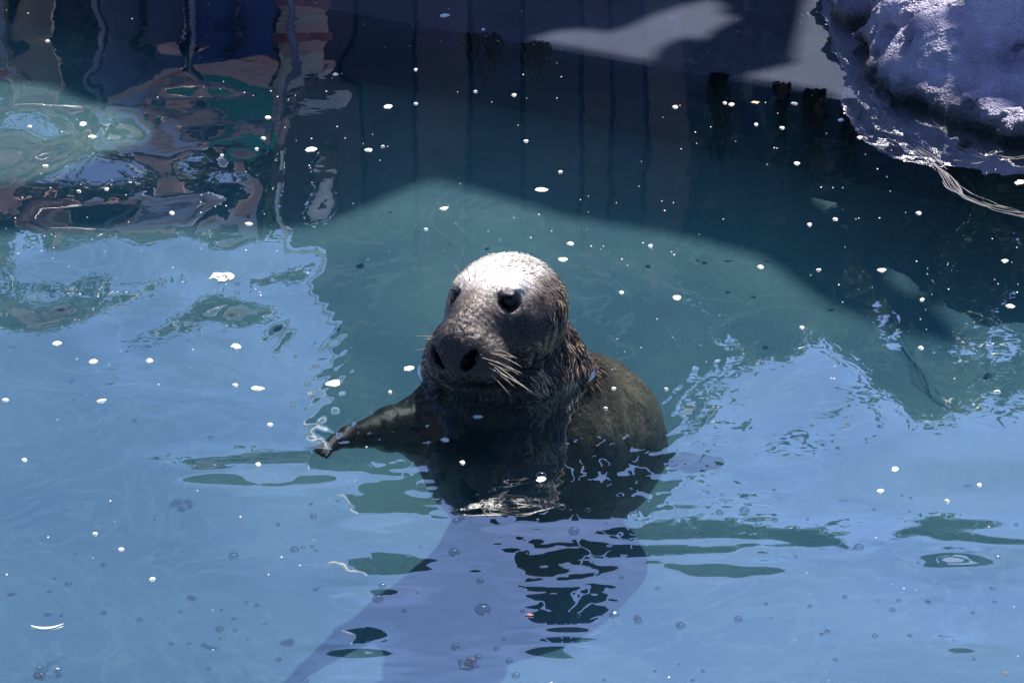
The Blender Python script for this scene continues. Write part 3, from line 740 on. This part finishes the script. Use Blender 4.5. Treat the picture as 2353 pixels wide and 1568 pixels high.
def skin_body(name, joints, edges, mt, parent, sub=2):
    me = bpy.data.meshes.new(name); me.from_pydata([j[0] for j in joints], edges, []); o = bpy.data.objects.new(name, me); COL.objects.link(o)
    md = o.modifiers.new('skin', 'SKIN'); 
    for i, j in enumerate(joints): me.skin_vertices[0].data[i].radius = (j[1], j[2])
    me.skin_vertices[0].data[0].use_root = True
    s = o.modifiers.new('sub', 'SUBSURF'); s.levels = sub; s.render_levels = sub
    me.materials.append(mt); o.parent = parent
    return o

def build_person(x, y, h, shirt, trousers, hair, label, cap_col=None, lean=.12):
    root = tag(empty('person', (x * .96, y - .7, DECK)), label, 'person', 'people watching from behind the railing')
    k = h / 1.75
    def q(a, b, c): return (a * k, (b - lean * max(0, c - .95) ) * k, c * k)
    skin = pbr('skin', (.58, .36, .27), .5, .4)
    J = [(q(0, 0, .95), .15*k, .11*k), (q(0, 0, 1.15), .14*k, .10*k), (q(0, 0, DECK - .02), .17*k, .11*k), (q(0, 0, 1.50), .06*k, .06*k), (q(0, -.02, 1.60), .075*k, .09*k), (q(0, -.02, 1.70), .06*k, .075*k),
         (q(.19, 0, 1.42), .055*k, .055*k), (q(.27, -.05, 1.17), .042*k, .042*k), (q(.22, -.25, 1.06), .032*k, .032*k), (q(.18, -.33, 1.06), .035*k, .02*k),
         (q(-.19, 0, 1.42), .055*k, .055*k), (q(-.27, -.05, 1.17), .042*k, .042*k), (q(-.22, -.25, 1.06), .032*k, .032*k), (q(-.18, -.33, 1.06), .035*k, .02*k),
         (q(.10, 0, .88), .09*k, .09*k), (q(.11, .0, .48), .055*k, .06*k), (q(.11, .02, .09), .04*k, .04*k), (q(.12, -.14, .04), .04*k, .03*k),
         (q(-.10, 0, .88), .09*k, .09*k), (q(-.11, .0, .48), .055*k, .06*k), (q(-.11, .02, .09), .04*k, .04*k), (q(-.12, -.14, .04), .04*k, .03*k)]
    E = [(0,1),(1,2),(2,3),(3,4),(4,5),(2,6),(6,7),(7,8),(8,9),(2,10),(10,11),(11,12),(12,13),(0,14),(14,15),(15,16),(16,17),(0,18),(18,19),(19,20),(20,21)]
    skin_body('body', J, E, skin, root)
    m1 = pbr('shirt_cloth', shirt, .8, .2, bump=(25, .5, .01)); m2 = pbr('trouser_cloth', trousers, .85, .2)
    T = [(q(0, 0, .93), .175*k, .135*k), (q(0, 0, 1.15), .17*k, .125*k), (q(0, 0, DECK - .02), .19*k, .13*k), (q(0, 0, 1.46), .09*k, .09*k),
         (q(.19, 0, 1.42), .075*k, .075*k), (q(.245, -.03, 1.24), .07*k, .07*k), (q(-.19, 0, 1.42), .075*k, .075*k), (q(-.245, -.03, 1.24), .07*k, .07*k)]
    skin_body('shirt', T, [(0,1),(1,2),(2,3),(2,4),(4,5),(2,6),(6,7)], m1, root)
    T = [(q(0, 0, .96), .17*k, .13*k), (q(.10, 0, .84), .105*k, .105*k), (q(.11, 0, .5), .085*k, .09*k), (q(-.10, 0, .84), .105*k, .105*k), (q(-.11, 0, .5), .085*k, .09*k)]
    skin_body('trousers', T, [(0,1),(1,2),(0,3),(3,4)], m2, root)
    T = [(q(0, .02, 1.69), .085*k, .10*k), (q(0, .04, 1.76), .06*k, .07*k), (q(0, .06, 1.62), .07*k, .06*k)]
    skin_body('hair' if not cap_col else 'cap', T, [(0,1),(0,2)], pbr('hair', cap_col or hair, .6, .4), root)
    for s in (1, -1):
        bm = bmesh.new(); bmesh.ops.create_uvsphere(bm, u_segments=8, v_segments=6, radius=.012 * k)
        me = bpy.data.meshes.new('eye'); bm.to_mesh(me); bm.free(); e = bpy.data.objects.new('eye', me); COL.objects.link(e)
        me.materials.append(skin_eye()); e.parent = root; e.location = q(s * .032, -.105, 1.645)
_se = []
def skin_eye():
    if not _se: _se.append(pbr('person_eye', (.03, .02, .02), .2, .6))
    return _se[0]

def build_tree(x, y, h, w, n, tone, label, seed):
    h += .3
    rg = np.random.default_rng(seed)
    root = tag(empty('tree', (x, y, DECK)), label, 'tree', 'trees behind the pool bank')
    mb = pbr('bark', (.10, .075, .055), .9, .2, noise=(8, 5), bump=(30, 1, .01))
    v, f = tube_data([(x, y, DECK - .05), (x + .06, y, DECK + h * .3), (x - .04, y + .05, DECK + h * .62)], [.14, .10, .05], 9); to_parent(mesh_obj('trunk', v, f, mb), root)
    for k in range(5):
        a = k * 1.3 + rg.random(); zz = DECK + h * (.3 + .07 * k)
        v, f = tube_data([(x, y, zz), (x + math.cos(a) * w * .35, y + math.sin(a) * w * .35, zz + h * .12), (x + math.cos(a) * w * .7, y + math.sin(a) * w * .7, zz + h * .3)], [.05, .03, .012], 6)
        to_parent(mesh_obj('limb', v, f, mb), root)
    cl = rg.normal(0, 1, (46, 3)); cl /= np.linalg.norm(cl, axis=1, keepdims=True); cl *= rg.uniform(.35, 1, (46, 1))
    cl = cl * np.array([w, w, h * .40]) + np.array([x, y, DECK + h * .60])
    c = cl[rg.integers(0, 46, n)] + rg.normal(0, 1, (n, 3)) * np.array([w * .17, w * .17, h * .06])
    a = rg.normal(0, 1, (n, 3)); a /= np.linalg.norm(a, axis=1, keepdims=True); b = np.cross(a, rg.normal(0, 1, (n, 3))); b /= np.linalg.norm(b, axis=1, keepdims=True)
    s = rg.uniform(.035, .075, (n, 1))
    VV = np.stack([c - a * s, c + b * s * .45, c + a * s, c - b * s * .45], 1).reshape(-1, 3)
    lm, t, out = mat('leaf'); N = t.nodes.new; L = t.links.new
    bs = N('ShaderNodeBsdfPrincipled'); bs.inputs['Base Color'].default_value = (*tone, 1); bs.inputs['Roughness'].default_value = .5
    tl = N('ShaderNodeBsdfTranslucent'); tl.inputs[0].default_value = (tone[0] * 1.6, tone[1] * 1.7, tone[2], 1)
    mx = N('ShaderNodeMixShader'); mx.inputs[0].default_value = .3; L(bs.outputs[0], mx.inputs[1]); L(tl.outputs[0], mx.inputs[2]); L(mx.outputs[0], out.inputs[0])
    to_parent(mesh_obj('crown', VV, np.arange(n * 4).reshape(-1, 4), lm, smooth=False), root)

# ------------------------------------------------------------------ small things on the water
def wz(x, y): return float(wave(np.array([[x]]), np.array([[y]]))[0, 0])

FLECKS = [(1243,435,28),(1020,479,18),(1293,596,18),(1310,559,16),(1556,684,22),(1428,672,12),(891,245,20),(846,345,18),(714,343,24),(766,880,32),(591,892,26),(542,796,22),(541,884,16),(940,846,28),
 (131,790,18),(343,826,16),(214,829,18),(12,918,14),(233,920,20),(56,1056,13),(594,1074,14),(191,289,18),(212,317,18),(104,379,14),(620,975,12),(571,517,16),(615,272,12),(605,320,12),(1552,246,14),
 (2056,1080,17),(2022,1126,16),(2290,903,16),(2320,703,20),(2308,598,14),(2025,623,18),(1747,612,15),(2111,489,14),(2342,420,22),(1208,324,10),(1545,39,16),(1021,36,22),(1181,218,11),(1097,957,20),
 (1022,1010,20),(1063,1062,14),(1243,1100,24),(1110,68,9),(770,172,14),(1287,395,10),(1494,565,10),(1824,238,14),(1665,237,10),(1797,295,14),(1737,287,10),(1680,240,12),(1931,275,14),(1952,200,10),
 (1975,316,12),(1830,376,12),(1918,503,12),(1860,516,12),(955,160,9),(955,238,9),(1092,210,9),(879,337,9),(978,527,9),(1880,620,10),(1842,757,12),(2116,800,12),(2118,690,10),(1530,893,9),(68,290,10),
 (109,96,10),(245,430,10),(180,435,10),(395,491,12),(590,345,10),(510,360,10),(1210,752,9),(896,900,9),(350,1330,12),(278,1262,12),(218,1226,10),(2175,1150,12),(2250,1115,12),(1410,892,12),(1391,937,9)]
BUBBLES = [(676,1262,18),(536,1277,20),(504,1445,16),(540,1447,10),(878,1347,14),(868,1374,22),(1109,1398,30),(1411,1411,18),(1464,1417,14),(1466,1425,16),(1563,1436,18),(1696,1421,16),(1046,1483,18),
 (1098,1506,14),(1140,1487,12),(1170,1515,14),(700,1562,16),(468,1480,12),(320,1423,12),(1185,1549,16),(1103,1332,16),(1653,1174,16),(1710,1168,20),(1973,1256,20),(1318,1220,22),(1043,1267,22),
 (1243,1090,22),(157,1341,14),(238,1299,12),(640,1514,12),(880,1290,10),(1200,1402,10),(2050,1400,12),(2130,1380,10),(1940,1370,10),(2010,1460,12),(1780,1190,12),(1830,1210,12),(1600,1230,14),
 (1060,1190,14),(1290,1165,18),(1048,1196,16),(1350,1172,12),(2090,1460,10),(2280,1350,12),(590,1390,10),(720,1185,14),(415,1405,9),(1900,1450,12),(1510,1350,10)]

FLECK_LABELS = {(1243,435): 'largest white foam fleck, over the sunlit patch above the head', (1020,479): 'white foam fleck at the left tip of the sunlit patch above the head',
 (1293,596): 'white foam fleck just right of the crown of the head', (1310,559): 'smaller foam fleck right above the one beside the crown', (1556,684): 'oval foam fleck alone in the teal water right of the face',
 (1428,672): 'small round foam fleck between the face and the lone oval one', (891,245): 'oval foam fleck in the dark board reflection, upper one of two large', (846,345): 'oval foam fleck in the dark board reflection, lower one of two large',
 (714,343): 'long foam fleck beside the pale wavy reflection of the light edge strip', (766,880): 'widest foam fleck left of the seal above its flipper', (591,892): 'round foam fleck left of the widest one near the flipper',
 (542,796): 'oval foam fleck below the cream foam raft', (541,884): 'small foam fleck touching the blue left of the flipper pair', (940,846): 'oval foam fleck at the left edge of the neck',
 (131,790): 'oval foam fleck at the far left in calm blue water', (343,826): 'oval foam fleck left of the one below the raft', (233,920): 'foam fleck in calm blue water left, lowest of the left three',
 (1097,957): 'foam fleck over the dark submerged chest of the seal', (1022,1010): 'oval foam fleck at the left side of the submerged belly', (1243,1100): 'foam fleck beside the bright head reflection',
 (2320,703): 'large foam fleck at the right edge at face height', (2342,420): 'large foam fleck below the boulder at the right edge', (2290,903): 'oval foam fleck on blue water near the right edge',
 (1545,39): 'foam fleck on the sunlit ledge patch', (1021,36): 'wide foam fleck over the shaded ledge at the top', (2025,623): 'foam fleck in the dark tree reflection at the right', (2056,1080): 'oval foam fleck in blue water lower right',
 (2022,1126): 'oval foam fleck just below the one lower right', (12,918): 'foam fleck at the left picture edge', (594,1074): 'foam fleck on blue water below the flipper', (1552,246): 'foam fleck under the ledge edge between the weeds'}
BUBBLE_LABELS = {(1109,1398): 'largest clear bubble, low in front of the seal', (1411,1411): 'oval clear bubble low to the right of the largest', (868,1374): 'clear bubble on the edge of the dark oval reflection',
 (504,1445): 'clear bubble low left over the pale floor streaks', (536,1277): 'clear bubble left of the seal shadow', (1318,1220): 'clear bubble on the dark reflection under the body', (1043,1267): 'clear bubble on the blue above the seal shadow',
 (1710,1168): 'clear bubble right of the body, larger of two', (1973,1256): 'clear bubble near the right hand dark reflections', (112,1543): 'cluster'}

def fleck_data(r, seed, n=14):
    rg = random.Random(seed); V = [(0, 0, .0022)]; F = []
    rr = [r * (1 + rg.uniform(-.22, .22) + .15 * math.sin(2 * math.pi * k / n * 2 + seed)) for k in range(n)]
    for lv, z in ((.65, .0022), (1.0, -.0006)):
        for k in range(n):
            a = 2 * math.pi * k / n; V.append((math.cos(a) * rr[k] * lv, math.sin(a) * rr[k] * lv, z + rg.uniform(-.0004, .0006)))
    for k in range(n):
        j = (k + 1) % n
        F.append((0, 1 + k, 1 + j)); F.append((1 + k, 1 + n + k, 1 + n + j, 1 + j))
    return V, F

def build_flecks():
    m = pbr('foam', (.90, .88, .84), .55, .4, bump=(900, .8, .001))
    k = HALF / 1176
    proto = [mesh_obj('foam_fleck', *fleck_data(.01, s), m) for s in range(8)]
    first = set()
    for i, (px, py, w) in enumerate(FLECKS):
        p = P(px, py, 0)
        if i < 8: o = proto[i]
        else:
            o = proto[i % 8].copy(); COL.objects.link(o)
        o.location = (p.x, p.y, wz(p.x, p.y) + .0012)
        s = w * k * (1 + p.y / 10) / 2 / .01; o.scale = (s, s * 1.0, 1); o.scale.y *= random.uniform(.55, 1.25); o.rotation_euler = (0, 0, random.uniform(-.5, .5))
        tag(o, FLECK_LABELS.get((px, py), 'small white fleck of foam floating on the water'), 'foam', 'white foam flecks floating on the pool')
    # specks too small to pick apart
    V, F = [], []
    def speck(x, y, r):
        z = wz(x, y) + .0012; b = len(V); V.append((x, y, z + .0008)); n = 6; a0 = random.random()
        for q in range(n): V.append((x + r * math.cos(a0 + q * 1.047), y + r * math.sin(a0 + q * 1.047), z - .0008))
        for q in range(n): F.append((b, b + 1 + q, b + 1 + (q + 1) % n))
    for i in range(620):
        if random.random() < .75: px, py = random.uniform(0, 2352), random.uniform(0, 900)
        else: px, py = random.uniform(0, 2352), random.uniform(0, 1568)
        if 960 < px < 1370 and 580 < py < 930: continue
        if vnoise(np.array([px / 180]), np.array([py / 110]), np.array([0.]), 5)[0] < random.uniform(-.5, .5): continue
        p = P(px, py, 0); r = random.choice((.0011, .0014, .0018, .0024))
        speck(p.x, p.y, r)
    tag(mesh_obj('foam_specks', V, F, m), 'tiny white foam specks scattered over the water', 'foam', kind='stuff')
    # bubbles
    mb, t, out = mat('bubble_film'); N = t.nodes.new; L = t.links.new
    lw = N('ShaderNodeLayerWeight'); lw.inputs[0].default_value = .25
    tr = N('ShaderNodeBsdfTransparent'); tr.inputs[0].default_value = (.80, .82, .85, 1); g = N('ShaderNodeBsdfGlossy'); g.inputs['Roughness'].default_value = .05; g.inputs['Color'].default_value = (.55, .55, .58, 1)
    mx = N('ShaderNodeMixShader'); L(lw.outputs['Facing'], mx.inputs[0]); L(tr.outputs[0], mx.inputs[1]); L(g.outputs[0], mx.inputs[2])
    L(mx.outputs[0], out.inputs[0])
    V, F = [], []; n = 18; prof = [(1.12, -.02), (1.0, .10), (.93, .30), (.72, .52), (.42, .68), (.12, .73)]
    for r, z in prof:
        for q in range(n): V.append((r * math.cos(2 * math.pi * q / n), r * math.sin(2 * math.pi * q / n), z))
    for a in range(len(prof) - 1):
        for q in range(n): F.append((a*n+q, a*n+(q+1) % n, (a+1)*n+(q+1) % n, (a+1)*n+q))
    F.append(tuple((len(prof)-1)*n + q for q in range(n)))
    pb = None
    extra = [(random.uniform(0, 2352), random.uniform(1120, 1568), random.uniform(5, 10)) for _ in range(70)]
    for px, py, w in BUBBLES + extra:
        p = P(px, py, 0)
        if pb is None: o = pb = mesh_obj('bubble', V, F, mb)
        else: o = pb.copy(); COL.objects.link(o)
        r = w * k / 2; o.location = (p.x, p.y, wz(p.x, p.y)); o.scale = (r, r, r)
        tag(o, BUBBLE_LABELS.get((px, py), 'clear round bubble floating on the blue water in front'), 'bubble', 'clear bubbles floating in front of the seal')
    # clusters of bubbles
    for (px, py, w, lb) in ((112, 1543, 56, 'cluster of clear bubbles near the left bottom corner of the water'), (1075, 1522, 40, 'cluster of clear bubbles low in front of the seal')):
        c = P(px, py, 0); root = tag(empty('bubble_cluster', (c.x, c.y, 0)), lb, 'bubbles')
        for _ in range(16):
            a = random.uniform(0, 6.28); d = random.random() ** .5 * w * k / 2; o = bpy.data.objects.new('bubble', pb.data); COL.objects.link(o); o.parent = root
            r = random.uniform(.004, .009); o.location = (math.cos(a) * d, math.sin(a) * d, wz(c.x, c.y)); o.scale = (r, r, r)
    # big yellowish foam raft with holes
    c = P(508, 633, 0); V, F = [], []
    xs = np.linspace(-.036, .036, 40); ys = np.linspace(-.034, .034, 34); X, Y = np.meshgrid(xs, ys)
    rr = np.hypot(X / .034, Y / .032) + .25 * vnoise(X * 60, Y * 60, X * 0, 71); ho = vnoise(X * 150, Y * 150, X * 0, 72)
    keep = (rr < .85) & (ho > -.45)
    Zr = .0022 * np.clip(1 - rr, 0, 1) + .0014
    idx = np.arange(X.size).reshape(X.shape); fc = [(int(idx[a, b]), int(idx[a, b+1]), int(idx[a+1, b+1]), int(idx[a+1, b])) for a in range(33) for b in range(39) if keep[a, b]]
    o = mesh_obj('foam_raft', np.stack([X, Y, Zr], -1).reshape(-1, 3), fc, pbr('old_foam', (.80, .70, .58), .7)); o.location = (c.x, c.y, wz(c.x, c.y))
    bm = bmesh.new(); bm.from_mesh(o.data); bmesh.ops.delete(bm, geom=[v for v in bm.verts if not v.link_faces], context='VERTS'); bm.to_mesh(o.data); bm.free()
    tag(o, 'cream foam raft with small holes left of the seal', 'foam')

def build_scum():
    m = pbr('scum', (.20, .19, .20), .7, .3)
    lines = [('foam scum trail winding down right from the boulder', [(1985,250),(2040,305),(2085,330),(2130,358),(2165,395),(2185,430),(2215,452),(2260,470),(2300,480),(2352,490),(2400,500)], 13, 30),
             ('foam scum strand below the boulder at the right edge', [(2180,335),(2230,352),(2280,362),(2330,362),(2400,350)], 8, 20),
             ('thin foam scum strand curling off the long trail', [(2190,375),(2225,376),(2255,368),(2275,350),(2300,345)], 3, 8)]
    for lb, pl, n, wpx in lines:
        V, F = [], []
        pts = [P(x, y, 0) for x, y in pl]
        fine = []
        for i in range(len(pts) - 1):
            for t in np.linspace(0, 1, 14, endpoint=False): fine.append(pts[i].lerp(pts[i + 1], t))
        arr = np.array([(p.x, p.y) for p in fine])
        for _ in range(3): arr[1:-1] = (arr[:-2] + arr[1:-1] * 2 + arr[2:]) / 4
        tg = np.gradient(arr, axis=0); tg /= np.linalg.norm(tg, axis=1, keepdims=True) + 1e-9; nr = np.stack([-tg[:, 1], tg[:, 0]], 1)
        s = np.arange(len(arr)) * .02
        for q in range(n):
            off = (q / max(1, n - 1) - .5) * wpx * HALF / 1176 * 2.0
            wv = .020 * vnoise(s * 2.2, s * 0 + q * .35, s * 0, 81) + off * (.5 + .5 * vnoise(s * .9, s * 0 + 3, s * 0, 82))
            wd = np.clip(.0011 * (.45 + vnoise(s * 5, s * 0 + q * 3.3, s * 0, 83)), .0, .003)
            for i in range(len(arr)):
                for sg in (-1, 1):
                    x, y = arr[i] + nr[i] * (wv[i] + sg * wd[i]); V.append((x, y, 0))
            b0 = len(V) - 2 * len(arr)
            for i in range(len(arr) - 1):
                if wd[i] > .0003 and wd[i + 1] > .0003: F.append((b0 + 2*i, b0 + 2*i+1, b0 + 2*i+3, b0 + 2*i+2))
        V = np.array(V); V[:, 2] = wave(V[:, 0][None], V[:, 1][None])[0] + .0013
        o = mesh_obj('foam_scum', V, F, m)
        bm = bmesh.new(); bm.from_mesh(o.data); bmesh.ops.delete(bm, geom=[v for v in bm.verts if not v.link_faces], context='VERTS'); bm.to_mesh(o.data); bm.free()
        tag(o, lb, 'foam', kind='stuff')

def build_weed():
    m = pbr('weed', (.02, .022, .02), .7, .3)
    for i, (px, py, w, hh, lb) in enumerate(((1110, 88, 90, .16, 'dark weed hanging off the ledge edge above the seal'), (1230, 108, 60, .10, 'small dark weed tuft on the ledge edge under the first sunlit patch'), (1650, 180, 44, .30, 'dark weed hanging off the ledge between the sunlit patches'),
                                            (1795, 200, 24, .20, 'thin dark weed hanging below the second sunlit patch'), (1870, 218, 50, .36, 'broad dark weed hanging by the boulder'), (1950, 240, 30, .22, 'narrow dark weed next to the boulder'))):
        c = P(px, py, LEDGE_Z); V, F = [], []; rg = random.Random(i + 5)
        for s in range(30):
            x = c.x + rg.uniform(-.5, .5) * w * HALF / 1176; y = c.y - rg.uniform(.0, .06); L = hh * rg.uniform(.25, 1.2) * (1.1 - 1.4 * abs((x - c.x) / (w * HALF / 1176))); wd = rg.uniform(.003, .007)
            b = len(V)
            for t in range(5):
                q = t / 4; xx = x + .015 * math.sin(q * 4 + s); yy = y - .02 - .02 * q; zz = LEDGE_Z + .01 - L * q + .02 * (1 - q)
                V += [(xx - wd * (1 - .6 * q), yy, zz), (xx, yy - wd * .5, zz), (xx + wd * (1 - .6 * q), yy, zz)]
            for t in range(4):
                F += [(b+t*3, b+t*3+1, b+t*3+4, b+t*3+3), (b+t*3+1, b+t*3+2, b+t*3+5, b+t*3+4)]
        tag(mesh_obj('seaweed', V, F, m), lb, 'seaweed')
    # mossy stone by the seal
    def f(Pw): return ell(Pw, (0, 0, 0), (.085, .05, .03)) - .012 * fbm(Pw[:, 0] * 22, Pw[:, 1] * 22, Pw[:, 2] * 22, 91, 3)
    V, F = polygonise(f, (-.15, -.12, -.08), (.15, .12, .08), .006, relax=1)
    c = P(1590, 1066, -.53); o = mesh_obj('mossy_stone', V, F, pbr('moss', (.10, .13, .03), .8, .3, noise=(30, 4), col2=(.03, .06, .015), bump=(120, 1, .004))); o.location = c
    tag(o, 'mossy green stone under the water right of the seal', 'stone')
    # feather
    c = P(110, 1443, 0); V, F = [], []
    for t in np.linspace(0, 1, 12):
        x = (t - .5) * .075; y = .02 * (t - .4) ** 2 * 3; w = .0042 * math.sin(min(1, t * 1.1 + .05) * math.pi) + .0004
        V += [(x, y - w, .002), (x, y, .0040), (x, y + w, .002)]
    for i in range(11): F += [(3*i, 3*i+3, 3*i+4, 3*i+1), (3*i+1, 3*i+4, 3*i+5, 3*i+2)]
    o = mesh_obj('feather', V, F, pbr('feather_white', (.8, .76, .8), .6)); o.location = (c.x, c.y, wz(c.x, c.y)); tag(o, 'small white curved feather floating at the left bottom', 'feather')
    # leaves
    for px, py, sz, cc, lb in ((1735, 384 * .616, .014, (.75, .40, .18), 'orange leaf floating below the ledge at the right'), (1217, 1413, .009, (.28, .08, .04), 'tiny red brown leaf floating in front of the seal'), (2307, 1547, .008, (.03, .02, .02), 'tiny dark leaf floating in the right bottom corner')):
        c = P(px, py, 0); V = [(-sz, 0, .002), (-sz*.3, sz*.45, .004), (sz*.4, sz*.35, .003), (sz, 0, .003), (sz*.3, -sz*.4, .002), (-sz*.4, -sz*.35, .002), (0, 0, .004)]
        F = [(6, k, (k + 1) % 6) for k in range(6)]
        o = mesh_obj('leaf', V, F, pbr('leaf_dry', cc, .6)); o.location = (c.x, c.y, wz(c.x, c.y)); tag(o, lb, 'leaf')

# ------------------------------------------------------------------ build
build_water(); build_pool(); build_added_canopy(); build_screen(); build_railing()
build_rock()
build_seal()
build_person(-1.76, 7.95, 1.74, (.62, .64, .72), (.06, .07, .12), (.05, .03, .02), 'person in a pale T-shirt leaning on the railing')
build_person(-1.33, 8.0, 1.62, (.05, .34, .20), (.03, .05, .14), (.03, .02, .02), 'person in a green shirt and dark blue trousers at the railing', cap_col=(.55, .55, .60))
build_person(-1.02, 8.15, 1.38, (.60, .58, .50), (.30, .12, .08), (.12, .07, .03), 'short person in a cream shirt beside the board screen')
build_person(-2.42, 8.1, 1.80, (.34, .12, .09), (.22, .18, .14), (.10, .06, .03), 'person in a dull red shirt at the left of the railing')
build_tree(1.7, 10.5, 3.3, 1.0, 5000, (.030, .060, .018), 'leafy green tree right behind the board screen', 1)
build_tree(1.2, 9.2, 3.45, .55, 12000, (.022, .040, .016), 'dense dark green tree touching the board screen', 21)
build_tree(2.05, 9.3, 3.3, .6, 12000, (.030, .040, .018), 'dense olive tree one along from the screen', 22)
build_tree(2.95, 9.2, 3.2, .6, 12000, (.022, .036, .018), 'dense dark tree near the right edge of the bank', 23)
build_tree(3.4, 11.0, 3.6, 1.2, 5000, (.045, .055, .020), 'olive green tree at the right back', 2)
build_tree(-1.45, 9.6, 2.5, .5, 7000, (.020, .034, .014), 'low dark tree behind the person in green', 11)
build_tree(-2.05, 9.7, 2.7, .5, 7000, (.028, .030, .018), 'low brownish tree behind the person in the pale shirt', 12)
build_tree(-2.7, 9.6, 2.5, .5, 6000, (.018, .032, .016), 'low dark green tree at the left end of the railing', 13)
build_tree(-1.3, 13.0, 3.7, .6, 7000, (.022, .036, .015), 'tall dark tree far behind the people, nearest the screen', 31)
build_tree(-2.1, 13.2, 4.6, .7, 9000, (.028, .040, .018), 'tallest olive tree far behind the people', 32)
build_tree(-3.0, 13.0, 4.4, .7, 8000, (.020, .034, .016), 'tall dark tree at the far left of the bank', 33)
build_tree(-4.2, 12.0, 3.2, 1.2, 4000, (.035, .060, .020), 'green tree behind the people at the left', 3)
build_flecks(); build_scum(); build_weed()
